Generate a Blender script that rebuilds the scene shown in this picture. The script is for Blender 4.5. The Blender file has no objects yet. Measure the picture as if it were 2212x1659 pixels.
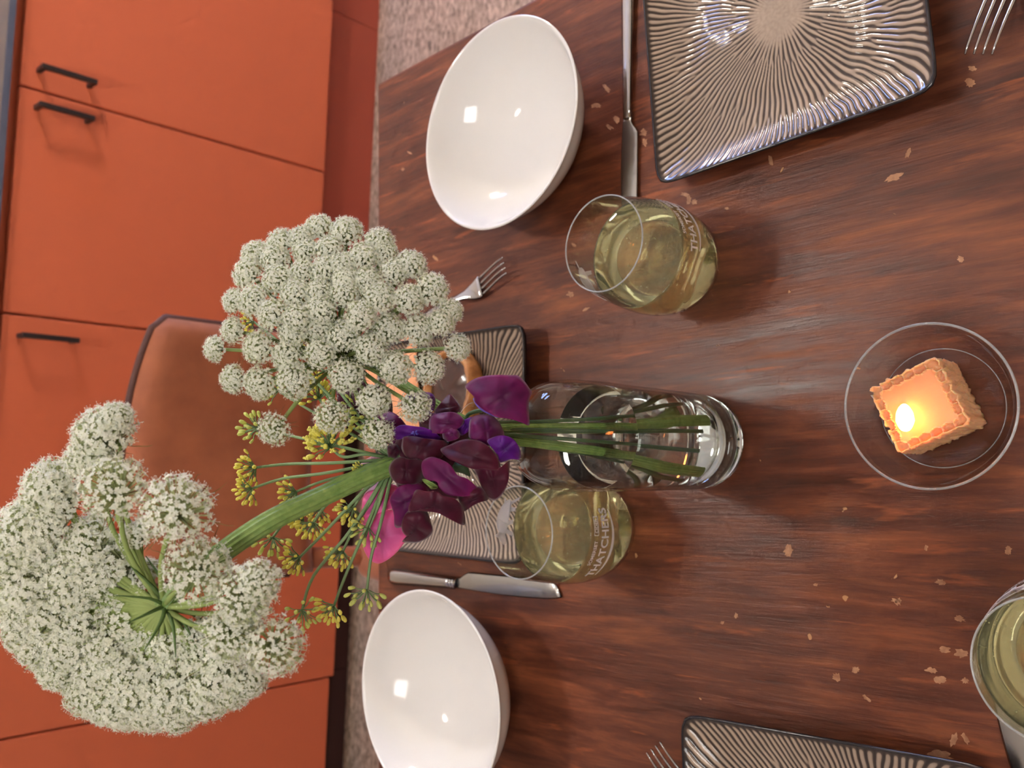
import bpy, bmesh, math, random
from mathutils import Vector, Matrix, noise
R = math.radians
rnd = random.Random(7)
scn = bpy.context.scene
COL = scn.collection

# ------------------------------------------------------------------ camera
F_PX, PITCH, ROLL = 1920.0, R(45.4), R(6.0)
TABLE_Z = 0.75
CAM = Vector((0.0, 0.0, 1.39))
cp, sp = math.cos(PITCH), math.sin(PITCH)
cr, sr = math.cos(ROLL), math.sin(ROLL)
X_W, UP_L, FWD = Vector((1, 0, 0)), Vector((0, sp, cp)), Vector((0, cp, -sp))
UPR_RIGHT = X_W * cr + UP_L * sr           # right of the upright view = up in the turned frame
UPR_DOWN = X_W * sr - UP_L * cr            # down of the upright view = right in the turned frame
cam_data = bpy.data.cameras.new('camera')
cam = bpy.data.objects.new('camera', cam_data)
COL.objects.link(cam)
m = Matrix((UPR_DOWN, UPR_RIGHT, -FWD)).transposed().to_4x4()
m.translation = CAM
cam.matrix_world = m
cam_data.sensor_fit = 'HORIZONTAL'
cam_data.sensor_width = 36.0
cam_data.lens = 36.0 * F_PX / 2212.0
cam_data.clip_start = 0.02
cam_data.dof.use_dof = True
cam_data.dof.focus_distance = 0.56
cam_data.dof.aperture_fstop = 11.0
scn.camera = cam

# ------------------------------------------------------------------ world, exposure
world = bpy.data.worlds.new('evening_sky')
scn.world = world
world.use_nodes = True
bg = world.node_tree.nodes['Background']
bg.inputs[0].default_value = (0.30, 0.45, 1.0, 1)
bg.inputs[1].default_value = 34.0
LAMP_MAIN, LAMP_SIDE, FILL_PANEL = 210.0, 190.0, 15.0
scn.view_settings.view_transform = 'Standard'
scn.view_settings.look = 'None'
scn.view_settings.gamma = 1.0
scn.view_settings.exposure = 0.04
scn.view_settings.use_curve_mapping = False
scn.cycles.use_denoising = True
scn.cycles.use_adaptive_sampling = True
scn.cycles.adaptive_threshold = 0.14
scn.cycles.adaptive_min_samples = 14
scn.cycles.use_light_tree = False
scn.cycles.max_bounces = 11
scn.cycles.transmission_bounces = 9
scn.cycles.glossy_bounces = 4
scn.cycles.diffuse_bounces = 5
scn.cycles.transparent_max_bounces = 12
scn.cycles.sample_clamp_indirect = 6.0
scn.cycles.blur_glossy = 0.4
scn.cycles.caustics_refractive = True
scn.cycles.caustics_reflective = False

# ------------------------------------------------------------------ measuring the place
def ray(px, py):
    u = (1659 - py - 829.5) / F_PX
    v = (px - 1106) / F_PX
    return FWD + UPR_RIGHT * u + UPR_DOWN * v
def on_z(px, py, h=0.0):                   # where a sight line meets a height h above the table
    d = ray(px, py)
    return CAM + d * ((TABLE_Z + h - CAM.z) / d.z)
def at_depth(px, py, d):
    return CAM + ray(px, py) * d

# ------------------------------------------------------------------ helpers
def S(c):                                   # sRGB 0-255 -> linear
    return tuple(((v / 255) / 12.92 if v / 255 <= 0.04045 else ((v / 255 + 0.055) / 1.055) ** 2.4) for v in c) + (1.0,)
MATS = {}
def mat(name, col=(0.8, 0.8, 0.8, 1), rough=0.5, metal=0.0, trans=0.0, ior=1.45, spec=0.5, coat=0.0, sss=0.0, sss_r=(1, .4, .2), sss_s=0.005, emit=None, estr=0.0, sheen=0.0):
    mt = bpy.data.materials.new(name); mt.use_nodes = True
    b = mt.node_tree.nodes['Principled BSDF']
    b.inputs['Base Color'].default_value = col
    b.inputs['Roughness'].default_value = rough
    b.inputs['Metallic'].default_value = metal
    b.inputs['Transmission Weight'].default_value = trans
    b.inputs['IOR'].default_value = ior
    b.inputs['Specular IOR Level'].default_value = spec
    b.inputs['Coat Weight'].default_value = coat
    b.inputs['Coat Roughness'].default_value = 0.08
    b.inputs['Sheen Weight'].default_value = sheen
    if sss:
        b.inputs['Subsurface Weight'].default_value = sss
        b.inputs['Subsurface Radius'].default_value = sss_r
        b.inputs['Subsurface Scale'].default_value = sss_s
    if emit:
        b.inputs['Emission Color'].default_value = emit
        b.inputs['Emission Strength'].default_value = estr
    MATS[name] = mt
    return mt
def nd(mt, typ, **kw):
    n = mt.node_tree.nodes.new(typ)
    for k, v in kw.items(): setattr(n, k, v)
    return n
def ln(mt, a, b): mt.node_tree.links.new(a, b)
def bsdf(mt): return mt.node_tree.nodes['Principled BSDF']
def ramp(mt, fac, stops, interp='LINEAR'):
    r = nd(mt, 'ShaderNodeValToRGB'); r.color_ramp.interpolation = interp
    el = r.color_ramp.elements
    while len(el) < len(stops): el.new(0.5)
    for e, (p, c) in zip(el, stops): e.position = p; e.color = c
    ln(mt, fac, r.inputs[0]); return r.outputs[0]
def texco(mt, scale=(1, 1, 1), rot=(0, 0, 0), out='Object'):
    t = nd(mt, 'ShaderNodeTexCoord'); mp = nd(mt, 'ShaderNodeMapping')
    mp.inputs['Scale'].default_value = scale; mp.inputs['Rotation'].default_value = rot
    ln(mt, t.outputs[out], mp.inputs[0]); return mp.outputs[0]
def noise_tex(mt, vec, scale, detail=4, rough=0.5, dist=0.0):
    n = nd(mt, 'ShaderNodeTexNoise'); n.inputs['Scale'].default_value = scale
    n.inputs['Detail'].default_value = detail; n.inputs['Roughness'].default_value = rough
    n.inputs['Distortion'].default_value = dist
    ln(mt, vec, n.inputs['Vector']); return n.outputs['Fac']
def mixc(mt, fac, a, b, mode='MIX'):
    mx = nd(mt, 'ShaderNodeMix', data_type='RGBA', blend_type=mode)
    if hasattr(fac, 'links'): ln(mt, fac, mx.inputs[0])
    else: mx.inputs[0].default_value = fac
    for i, s in ((6, a), (7, b)):
        if hasattr(s, 'links'): ln(mt, s, mx.inputs[i])
        else: mx.inputs[i].default_value = s
    return mx.outputs[2]
def bump(mt, h, strength, dist=0.001):
    b = nd(mt, 'ShaderNodeBump'); b.inputs['Strength'].default_value = strength; b.inputs['Distance'].default_value = dist
    ln(mt, h, b.inputs['Height']); ln(mt, b.outputs[0], bsdf(mt).inputs['Normal'])

def mesh_obj(name, verts, faces, mt, parent=None, smooth=True, mats=None, midx=None):
    me = bpy.data.meshes.new(name)
    me.from_pydata([tuple(v) for v in verts], [], faces)
    for x in (mats or [mt]): me.materials.append(x)
    if midx: me.polygons.foreach_set('material_index', midx)
    if smooth: me.polygons.foreach_set('use_smooth', [True] * len(me.polygons))
    me.update()
    o = bpy.data.objects.new(name, me); COL.objects.link(o)
    if parent: o.parent = parent
    return o
def bm_obj(name, bm, mt, parent=None, smooth=False):
    me = bpy.data.meshes.new(name); bm.normal_update(); bm.to_mesh(me); bm.free()
    me.materials.append(mt)
    if smooth: me.polygons.foreach_set('use_smooth', [True] * len(me.polygons))
    o = bpy.data.objects.new(name, me); COL.objects.link(o)
    if parent: o.parent = parent
    return o
def tag(o, label, cat, group=None):
    o['label'] = label; o['category'] = cat
    if group: o['group'] = group
    return o
def struct(o): o['kind'] = 'structure'; return o
def thing(name, label, cat, loc=(0, 0, 0), group=None, rotz=0):
    o = bpy.data.objects.new(name, None); COL.objects.link(o)
    o.location = loc; o.rotation_euler = (0, 0, rotz); o.empty_display_size = 0.02
    return tag(o, label, cat, group)
def add_box(bm, x0, x1, y0, y1, z0, z1, bev=0.0, seg=2):
    r = bmesh.ops.create_cube(bm, size=1.0)
    for v in r['verts']:
        v.co = Vector((x0 + (v.co.x + .5) * (x1 - x0), y0 + (v.co.y + .5) * (y1 - y0), z0 + (v.co.z + .5) * (z1 - z0)))
    if bev:
        es = list({e for v in r['verts'] for e in v.link_edges})
        bmesh.ops.bevel(bm, geom=es, offset=bev, segments=seg, profile=0.5, affect='EDGES')
def box(name, x0, x1, y0, y1, z0, z1, mt, parent=None, bev=0.0, seg=2):
    bm = bmesh.new(); add_box(bm, x0, x1, y0, y1, z0, z1, bev, seg)
    return bm_obj(name, bm, mt, parent, smooth=False)
def lathe(name, prof, mt, parent=None, seg=72, close=False):
    vs, fs = [], []
    n = len(prof)
    for i in range(seg):
        a = 2 * math.pi * i / seg
        for r_, z in prof: vs.append((r_ * math.cos(a), r_ * math.sin(a), z))
    cnt = n if close else n - 1
    for i in range(seg):
        j = (i + 1) % seg
        for k in range(cnt):
            k2 = (k + 1) % n
            fs.append((i * n + k, j * n + k, j * n + k2, i * n + k2))
    me_o = mesh_obj(name, vs, fs, mt, parent)
    bm = bmesh.new(); bm.from_mesh(me_o.data)
    bmesh.ops.remove_doubles(bm, verts=bm.verts, dist=1e-6)
    bmesh.ops.dissolve_degenerate(bm, edges=bm.edges, dist=1e-7)
    bmesh.ops.recalc_face_normals(bm, faces=bm.faces)
    bm.to_mesh(me_o.data); bm.free()
    me_o.data.polygons.foreach_set('use_smooth', [True] * len(me_o.data.polygons))
    return me_o
def smooth_prof(pts, sub=6):               # Catmull-Rom through profile points
    out = []
    P = [pts[0]] + list(pts) + [pts[-1]]
    for i in range(1, len(P) - 2):
        p0, p1, p2, p3 = [Vector(q).to_3d() if len(q) == 2 else Vector(q) for q in P[i - 1:i + 3]]
        for s in range(sub):
            t = s / sub
            q = 0.5 * ((2 * p1) + (p2 - p0) * t + (2 * p0 - 5 * p1 + 4 * p2 - p3) * t * t + (3 * p1 - p0 - 3 * p2 + p3) * t ** 3)
            out.append(tuple(q)[:len(pts[0])])
    out.append(tuple(pts[-1]))
    return out
def tube_data(pts, rad, sides=7, caps=True, rib=0.0):
    pts = [Vector(p) for p in pts]; n = len(pts)
    if not hasattr(rad, '__len__'): rad = [rad] * n
    vs, fs = [], []
    t0 = (pts[1] - pts[0]).normalized()
    ref = Vector((0, 0, 1)) if abs(t0.z) < .9 else Vector((1, 0, 0))
    nv = t0.cross(ref).normalized()
    for i in range(n):
        t = (pts[min(i + 1, n - 1)] - pts[max(i - 1, 0)]).normalized()
        nv = (nv - t * nv.dot(t)).normalized(); bv = t.cross(nv)
        for k in range(sides):
            a = 2 * math.pi * k / sides
            vs.append(pts[i] + (nv * math.cos(a) + bv * math.sin(a)) * rad[i] * (1 + (rib if k % 2 else -rib)))
    for i in range(n - 1):
        for k in range(sides):
            k2 = (k + 1) % sides
            fs.append((i * sides + k, i * sides + k2, (i + 1) * sides + k2, (i + 1) * sides + k))
    if caps:
        fs.append(tuple(range(sides - 1, -1, -1))); fs.append(tuple((n - 1) * sides + k for k in range(sides)))
    return vs, fs
def tube(name, pts, rad, mt, parent=None, sides=8, sub=0, rib=0.0):
    pts = [Vector(p) for p in pts]
    if sub:
        if hasattr(rad, '__len__'):
            q = smooth_prof([tuple(p) + (r_,) for p, r_ in zip(pts, rad)], sub) if False else None
        rr = rad
        sp_ = smooth_prof([tuple(p) for p in pts], sub)
        if hasattr(rad, '__len__'):
            rr = []
            for i in range(len(sp_)):
                f = i / (len(sp_) - 1) * (len(rad) - 1); k = min(int(f), len(rad) - 2)
                rr.append(rad[k] + (rad[k + 1] - rad[k]) * (f - k))
        pts = [Vector(p) for p in sp_]; rad = rr
    vs, fs = tube_data(pts, rad, sides, rib=rib)
    return mesh_obj(name, vs, fs, mt, parent)
def merge(parts):
    V, Fc, M = [], [], []
    for vs, fs, mi in parts:
        o = len(V); V += [tuple(v) for v in vs]
        Fc += [tuple(i + o for i in f) for f in fs]; M += [mi] * len(fs)
    return V, Fc, M

TC = Vector((0.353, 0.919, 0)); TYAW = R(9.86)
TM = Matrix.Translation(TC) @ Matrix.Rotation(TYAW, 4, 'Z')
# ------------------------------------------------------------------ materials
# kitchen fronts: satin orange paint
orange = mat('orange_paint', S((206, 106, 72)), 0.42, spec=0.4)
orange_dark = mat('rust_plinth_paint', S((168, 78, 60)), 0.5)
gap_dark = mat('dark_carcass', S((60, 30, 24)), 0.8)
plinth_dark = mat('dark_brown_plinth', S((62, 34, 30)), 0.7)
black_metal = mat('black_metal', S((52, 44, 44)), 0.38, metal=0.3)
# worktop
worktop_m = mat('worktop_laminate', S((96, 78, 66)), 0.45)
worktop_edge = mat('blue_grey_edge', S((84, 88, 104)), 0.5)
# floor: mottled stone
floor_m = mat('mottled_stone', rough=0.55)
v = texco(floor_m, (1, 1, 1), (0, 0, 0.3))
v2 = texco(floor_m, (1.0, 2.2, 1), (0, 0, 0.6))
a = ramp(floor_m, noise_tex(floor_m, v2, 46, 5, 0.65, 0.6), [(0.36, S((112, 100, 86))), (0.50, S((176, 154, 135))), (0.68, S((214, 190, 170)))])
b = ramp(floor_m, noise_tex(floor_m, v, 6, 3), [(0.35, (0.78, 0.78, 0.76, 1)), (0.65, (1.0, .98, .96, 1))])
ln(floor_m, mixc(floor_m, 1.0, a, b, 'MULTIPLY'), bsdf(floor_m).inputs['Base Color'])
wall_m = mat('warm_white_plaster', S((222, 212, 198)), 0.9)
n = noise_tex(wall_m, texco(wall_m), 60, 3); bump(wall_m, n, 0.1, 0.001)
ceil_m = mat('white_ceiling', S((235, 232, 226)), 0.9)
frame_m = mat('white_window_frame', S((230, 230, 228)), 0.5)
# table: worn red-brown stain, grain along the length, chipped to pale wood
wood = mat('worn_red_brown_wood', rough=0.36, spec=0.42)
vg = texco(wood, (7.0, 1.0, 7.0))
g1 = noise_tex(wood, vg, 9, 5, 0.62, 0.35)
vs_ = texco(wood, (26.0, 1.6, 26.0))
g2 = noise_tex(wood, vs_, 8, 5, 0.6, 0.2)
base = ramp(wood, g1, [(0.28, S((66, 36, 24))), (0.48, S((94, 52, 35))), (0.60, S((115, 66, 42))), (0.80, S((146, 90, 54)))])
fine = ramp(wood, g2, [(0.35, (0.82, 0.80, 0.79, 1)), (0.65, (1.08, 1.05, 1.0, 1))])
c = mixc(wood, 1.0, base, fine, 'MULTIPLY')
big = ramp(wood, noise_tex(wood, texco(wood), 2.6, 3, 0.5), [(0.35, (0.80, 0.74, 0.72, 1)), (0.65, (1.10, 1.0, .95, 1))])
c = mixc(wood, 1.0, c, big, 'MULTIPLY')
st = ramp(wood, noise_tex(wood, texco(wood, (16, 2.0, 16)), 4.5, 4, 0.6, 0.3), [(0.60, (0, 0, 0, 1)), (0.70, (1, 1, 1, 1))])
c = mixc(wood, mixc(wood, 1.0, st, (0.55, 0.55, 0.55, 1), 'MULTIPLY'), c, S((162, 88, 50)))
chn2 = noise_tex(wood, texco(wood), 60, 3, 0.5, 0.4)
chip2 = ramp(wood, chn2, [(0.735, (0, 0, 0, 1)), (0.75, (1, 1, 1, 1))])
chips = chip2
c = mixc(wood, chips, c, S((176, 128, 88)))
ln(wood, c, bsdf(wood).inputs['Base Color'])
rr_ = ramp(wood, g1, [(0.3, (0.30, .3, .3, 1)), (0.7, (0.52, .52, .52, 1))])
ln(wood, rr_, bsdf(wood).inputs['Roughness'])
bh = nd(wood, 'ShaderNodeMath', operation='SUBTRACT'); ln(wood, g2, bh.inputs[0]); ln(wood, chips, bh.inputs[1])
bump(wood, bh.outputs[0], 0.35, 0.0012)
# tableware
china = mat('white_glazed_china', S((230, 228, 224)), 0.09, spec=0.55)
china_base = china
steel = mat('brushed_steel', S((196, 194, 190)), 0.16, metal=1.0)
n = noise_tex(steel, texco(steel, (1, 30, 1)), 40, 3); bump(steel, n, 0.04, 0.0003)
steel_dull = mat('dull_steel_blade', S((178, 176, 170)), 0.26, metal=1.0)
glaze_dark = mat('dark_glaze', S((36, 32, 34)), 0.16, spec=0.6)
glaze = mat('ridged_taupe_glaze', rough=0.09, spec=0.36)
at_ = nd(glaze, 'ShaderNodeAttribute', attribute_name='ridge')
gcol = ramp(glaze, at_.outputs['Fac'], [(0.0, S((56, 47, 43))), (0.30, S((86, 74, 66))), (0.52, S((150, 132, 116))), (1.0, S((172, 153, 136)))])
mott = ramp(glaze, noise_tex(glaze, texco(glaze), 90, 4, 0.6), [(0.3, (0.88, .88, .88, 1)), (0.7, (1.05, 1.04, 1.02, 1))])
ln(glaze, mixc(glaze, 1.0, gcol, mott, 'MULTIPLY'), bsdf(glaze).inputs['Base Color'])
def glass_mat(name, col, ior=1.5, rough=0.0):
    return mat(name, col, rough, trans=1.0, ior=ior, spec=0.5)
def thin_glass(name, tint):
    # thin blown glass: light passes straight, reflections grow towards grazing angles
    mt = bpy.data.materials.new(name); mt.use_nodes = True
    nt = mt.node_tree; nt.nodes.remove(bsdf(mt))
    lw = nd(mt, 'ShaderNodeLayerWeight'); lw.inputs['Blend'].default_value = 0.5
    pw = nd(mt, 'ShaderNodeMath', operation='POWER'); ln(mt, lw.outputs['Facing'], pw.inputs[0]); pw.inputs[1].default_value = 4.2
    ma = nd(mt, 'ShaderNodeMath', operation='MULTIPLY_ADD'); ln(mt, pw.outputs[0], ma.inputs[0]); ma.inputs[1].default_value = 0.9; ma.inputs[2].default_value = 0.03
    tr = nd(mt, 'ShaderNodeBsdfTransparent'); tr.inputs[0].default_value = tint
    gl = nd(mt, 'ShaderNodeBsdfGlossy'); gl.inputs['Roughness'].default_value = 0.015
    mx = nd(mt, 'ShaderNodeMixShader'); ln(mt, ma.outputs[0], mx.inputs[0]); ln(mt, tr.outputs[0], mx.inputs[1]); ln(mt, gl.outputs[0], mx.inputs[2])
    ln(mt, mx.outputs[0], nt.nodes['Material Output'].inputs[0])
    return mt
clear_glass = thin_glass('clear_thin_glass', (0.985, 0.99, 0.985, 1))
rim_glint = mat('painted_rim_glint', S((232, 236, 236)), 0.18, trans=0.72, ior=1.45, spec=0.8)  # whitish body colour imitates light caught on clear glass edges
vase_glass = glass_mat('greenish_bottle_glass', (0.955, 0.985, 0.955, 1))
water_m = glass_mat('clear_water', (0.975, 0.99, 0.97, 1), 1.33)
cider_m = mat('pale_yellow_cider', S((250, 245, 186)), 0.0, trans=0.93, ior=1.34, spec=0.5)
bubble_m = mat('air_bubble', (0.95, 0.97, 0.85, 1), 0.05, trans=0.6, ior=1.2)
# plants
def leafy(name, col, trans_col, amount=0.35, rough=0.55):
    mt = bpy.data.materials.new(name); mt.use_nodes = True
    b_ = bsdf(mt); b_.inputs['Base Color'].default_value = col; b_.inputs['Roughness'].default_value = rough
    b_.inputs['Specular IOR Level'].default_value = 0.3
    t = nd(mt, 'ShaderNodeBsdfTranslucent'); t.inputs[0].default_value = trans_col
    mx = nd(mt, 'ShaderNodeMixShader'); mx.inputs[0].default_value = amount
    ln(mt, b_.outputs[0], mx.inputs[1]); ln(mt, t.outputs[0], mx.inputs[2])
    ln(mt, mx.outputs[0], mt.node_tree.nodes['Material Output'].inputs[0])
    MATS[name] = mt
    return mt
print_m = leafy('white_printed_enamel', S((226, 220, 220)), S((220, 215, 215)), 0.3)
ray_green = leafy('green_flower_ray', S((156, 174, 104)), S((150, 172, 84)), 0.2)
white_petal = leafy('white_petal', S((252, 253, 244)), S((250, 251, 234)), 0.46)
green_ray = leafy('pale_green_stalk', S((206, 214, 168)), S((200, 210, 140)), 0.25)
stem_green = mat('ribbed_green_stem', S((110, 140, 74)), 0.45)
v = texco(stem_green, (1, 1, 1)); nn_ = noise_tex(stem_green, v, 220, 3)
ln(stem_green, ramp(stem_green, nn_, [(0.3, S((108, 140, 70))), (0.7, S((138, 166, 92)))]), bsdf(stem_green).inputs['Base Color'])
deep_green = mat('dark_green_stem', S((70, 96, 62)), 0.5)
bract_green = leafy('green_bract', S((92, 118, 66)), S((110, 140, 60)), 0.2)
dry_bract = leafy('brownish_bract', S((128, 112, 66)), S((140, 120, 60)), 0.2)
fennel_green = mat('blue_green_fennel_stalk', S((122, 148, 100)), 0.5)
fennel_bud = leafy('yellow_fennel_bud', S((248, 240, 128)), S((246, 238, 100)), 0.35)
fennel_bud2 = leafy('yellow_green_fennel_bud', S((222, 228, 136)), S((222, 228, 110)), 0.35)
def petal_mat(name, c0, c1, tcol, amt):
    mt = leafy(name, c0, tcol, amt, 0.5)
    f = noise_tex(mt, texco(mt), 90, 4, 0.6, 0.5)
    cc_ = ramp(mt, f, [(0.3, c0), (0.7, c1)])
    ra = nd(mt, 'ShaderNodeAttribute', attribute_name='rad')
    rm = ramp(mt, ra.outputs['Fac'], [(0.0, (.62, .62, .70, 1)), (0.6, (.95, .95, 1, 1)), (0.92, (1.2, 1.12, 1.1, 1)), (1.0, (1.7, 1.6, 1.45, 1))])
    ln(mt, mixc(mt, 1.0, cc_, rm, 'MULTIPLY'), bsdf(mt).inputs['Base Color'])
    bsdf(mt).inputs['Sheen Weight'].default_value = 0.2
    bsdf(mt).inputs['Sheen Roughness'].default_value = 0.4
    bump(mt, noise_tex(mt, texco(mt), 260, 3), 0.15, 0.0008)
    return mt
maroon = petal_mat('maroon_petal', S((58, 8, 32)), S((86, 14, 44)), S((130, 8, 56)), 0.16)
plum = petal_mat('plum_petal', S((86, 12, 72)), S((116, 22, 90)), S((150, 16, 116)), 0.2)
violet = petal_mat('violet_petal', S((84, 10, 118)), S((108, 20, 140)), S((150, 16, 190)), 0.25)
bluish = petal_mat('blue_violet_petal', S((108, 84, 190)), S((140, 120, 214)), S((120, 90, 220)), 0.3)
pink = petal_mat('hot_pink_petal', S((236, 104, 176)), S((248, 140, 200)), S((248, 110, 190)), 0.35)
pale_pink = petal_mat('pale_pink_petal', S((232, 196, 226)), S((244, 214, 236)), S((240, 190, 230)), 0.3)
keel_green = mat('pale_green_keel', S((150, 176, 98)), 0.4)
# candle
wax = mat('peach_beeswax', S((232, 178, 134)), 0.42, sss=0.75, sss_r=(1.0, 0.42, 0.2), sss_s=0.008)
n = noise_tex(wax, texco(wax), 260, 4); bump(wax, n, 0.25, 0.0008)
flame_m = mat('candle_flame', (1, 0.7, 0.3, 1), 0.5, emit=(1.0, 0.24, 0.05, 1), estr=24.0)
wick_m = mat('charred_wick', S((40, 28, 22)), 0.9)
# chair, food
leather = mat('brown_suede', S((140, 84, 58)), 0.72, sheen=0.3)
nl = noise_tex(leather, texco(leather), 9, 4, 0.6)
ln(leather, ramp(leather, nl, [(0.3, S((138, 74, 44))), (0.7, S((172, 98, 60)))]), bsdf(leather).inputs['Base Color'])
bump(leather, noise_tex(leather, texco(leather), 240, 3), 0.2, 0.0008)
piping_m = mat('dark_brown_piping', S((78, 44, 36)), 0.6)
chair_leg_m = mat('dark_wood_leg', S((66, 38, 28)), 0.5)
crust = mat('baked_crust', S((196, 130, 72)), 0.4, coat=0.2)
nl = noise_tex(crust, texco(crust), 55, 5, 0.6)
ln(crust, ramp(crust, nl, [(0.3, S((126, 70, 34))), (0.55, S((196, 134, 78))), (0.75, S((222, 178, 122)))]), bsdf(crust).inputs['Base Color'])
napkin_m = mat('peach_paper', S((236, 166, 118)), 0.8)
foil_m = mat('glossy_brown_jelly', S((70, 42, 30)), 0.08, spec=0.7)
lamp_m = mat('glowing_opal_glass', (1, 1, 1, 1), 0.4, emit=(1.0, 0.93, 0.84, 1), estr=LAMP_MAIN)
lamp_m2 = mat('glowing_wall_lamp_glass', (1, 1, 1, 1), 0.4, emit=(1.0, 0.90, 0.78, 1), estr=LAMP_SIDE)
fill_m = mat('fill_panel_glow', (1, 1, 1, 1), 0.4, emit=(1.0, 0.98, 0.96, 1), estr=FILL_PANEL)

# ------------------------------------------------------------------ kitchen frame (a = along the fronts, b = into the wall)
KO = Vector((0, 1.9298, 0)); KYAW = R(5.47)
KM = Matrix.Translation(KO) @ Matrix.Rotation(KYAW, 4, 'Z')
def in_k(o): o.matrix_world = KM @ o.matrix_world if o.parent is None else o.matrix_world; return o
def kbox(name, a0, a1, b0, b1, z0, z1, mt, parent=None, bev=0.0, seg=2):
    o = box(name, a0, a1, b0, b1, z0, z1, mt, parent, bev, seg)
    if parent is None: o.matrix_world = KM
    return o
RX0, RX1, RB0, RB1, RZ = -2.3, 2.3, -3.7, 0.60, 2.5
struct(kbox('floor', RX0 - .1, RX1 + .1, RB0 - .1, RB1 + .1, -0.05, 0, floor_m))
struct(kbox('ceiling', RX0 - .1, RX1 + .1, RB0 - .1, RB1 + .1, RZ, RZ + .05, ceil_m))
struct(kbox('wall_back', RX0, RX1, RB1, RB1 + .1, 0, RZ, wall_m))
struct(kbox('wall_front', RX0, RX1, RB0 - .1, RB0, 0, RZ, wall_m))
struct(kbox('wall_left', RX0 - .1, RX0, RB0 - .1, RB1 + .1, 0, RZ, wall_m))
# right wall with a window opening
WB0, WB1, WZ0, WZ1 = -0.62, -0.02, 1.00, 1.80
bm = bmesh.new()
add_box(bm, RX1, RX1 + .1, RB0 - .1, WB0, 0, RZ); add_box(bm, RX1, RX1 + .1, WB1, RB1 + .1, 0, RZ)
add_box(bm, RX1, RX1 + .1, WB0, WB1, 0, WZ0); add_box(bm, RX1, RX1 + .1, WB0, WB1, WZ1, RZ)
w = bm_obj('wall_right', bm, wall_m); w.matrix_world = KM; struct(w)
bm = bmesh.new()
for (b0, b1, z0, z1) in ((WB0, WB0 + .05, WZ0, WZ1), (WB1 - .05, WB1, WZ0, WZ1), (WB0 + .05, WB1 - .05, WZ0, WZ0 + .05), (WB0 + .05, WB1 - .05, WZ1 - .05, WZ1), ((WB0 + WB1) / 2 - .025, (WB0 + WB1) / 2 + .025, WZ0 + .05, WZ1 - .05)):
    add_box(bm, RX1 + .02, RX1 + .08, b0, b1, z0, z1)
w = bm_obj('window_1', bm, frame_m); w.matrix_world = KM; struct(w)
por = bpy.data.lights.new('window_portal', 'AREA'); por.shape = 'RECTANGLE'; por.size = WZ1 - WZ0; por.size_y = WB1 - WB0
por.cycles.is_portal = True                               # guides the sky light through the opening
po = bpy.data.objects.new('window_portal', por); COL.objects.link(po)
po.matrix_world = KM @ Matrix.Translation((RX1 + .095, (WB0 + WB1) / 2, (WZ0 + WZ1) / 2)) @ Matrix.Rotation(R(90), 4, 'Y')

# ------------------------------------------------------------------ kitchen units
def handle(parent, a, z0, z1, b):
    # square bar on two posts
    bm = bmesh.new()
    add_box(bm, a - .005, a + .005, b - .036, b - .026, z0, z1, 0.0012)
    add_box(bm, a - .0045, a + .0045, b - .027, b + .001, z0, z0 + .009, 0.001)
    add_box(bm, a - .0045, a + .0045, b - .027, b + .001, z1 - .009, z1, 0.001)
    o = bm_obj('handle', bm, black_metal, parent)
    o['label'] = 'slim black bar handle'
    return o
DT = 0.872
def unit(name, label, a0, a1, doors, zb, plinth_mt, depth=0.58):
    t = thing(name, label, 'cabinet', group='kitchen base cabinets')
    t.matrix_world = KM
    box('carcass', a0 + .001, a1 - .001, -.028, depth, zb - .004, 0.888, gap_dark if False else orange, t)
    box('plinth', a0 + .001, a1 - .001, 0.0, 0.02, 0.0, zb - .004, plinth_mt, t)
    box('top_rail', a0 + .001, a1 - .001, -.040, -.0285, 0.880, 0.893, orange, t)
    for (d0, d1, hx) in doors:
        d = box('door', d0 + .002, d1 - .002, -.050, -.029, zb, DT, orange, t, 0.003, 3)
        if hx is not None: handle(d, hx, 0.742, 0.846, -.050)
    return t
unit('base_cabinet', 'orange double-door base cabinet with two black handles side by side, near the bare floor', 0.029, 0.917, [(0.029, 0.473, 0.437), (0.473, 0.917, 0.512)], 0.178, orange_dark)
unit('base_cabinet', 'orange single-door base cabinet with one black handle behind the brown chair', -0.392, 0.029, [(-0.392, 0.029, -0.012)], 0.076, plinth_dark)
unit('base_cabinet', 'narrow plain orange base cabinet behind the fennel, left of the brown chair', -0.776, -0.392, [(-0.776, -0.392, None)], 0.076, plinth_dark)
unit('base_cabinet', 'leftmost orange base cabinet, partly hidden by the larger white umbel', -1.376, -0.776, [(-1.376, -0.776, None)], 0.088, plinth_dark)
unit('base_cabinet', 'rightmost orange base cabinet beyond the double-door one', 0.917, 1.517, [(0.917, 1.517, None)], 0.178, orange_dark)
wt = thing('worktop', 'brown kitchen worktop with blue-grey front edge on the orange cabinets', 'worktop')
wt.matrix_world = KM
box('slab', -1.40, 1.54, -.066, .6, 0.8935, 0.9065, worktop_m, wt, 0.002)
box('edge_strip', -1.40, 1.54, -.0685, -.0665, 0.894, 0.906, worktop_edge, wt)

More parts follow.
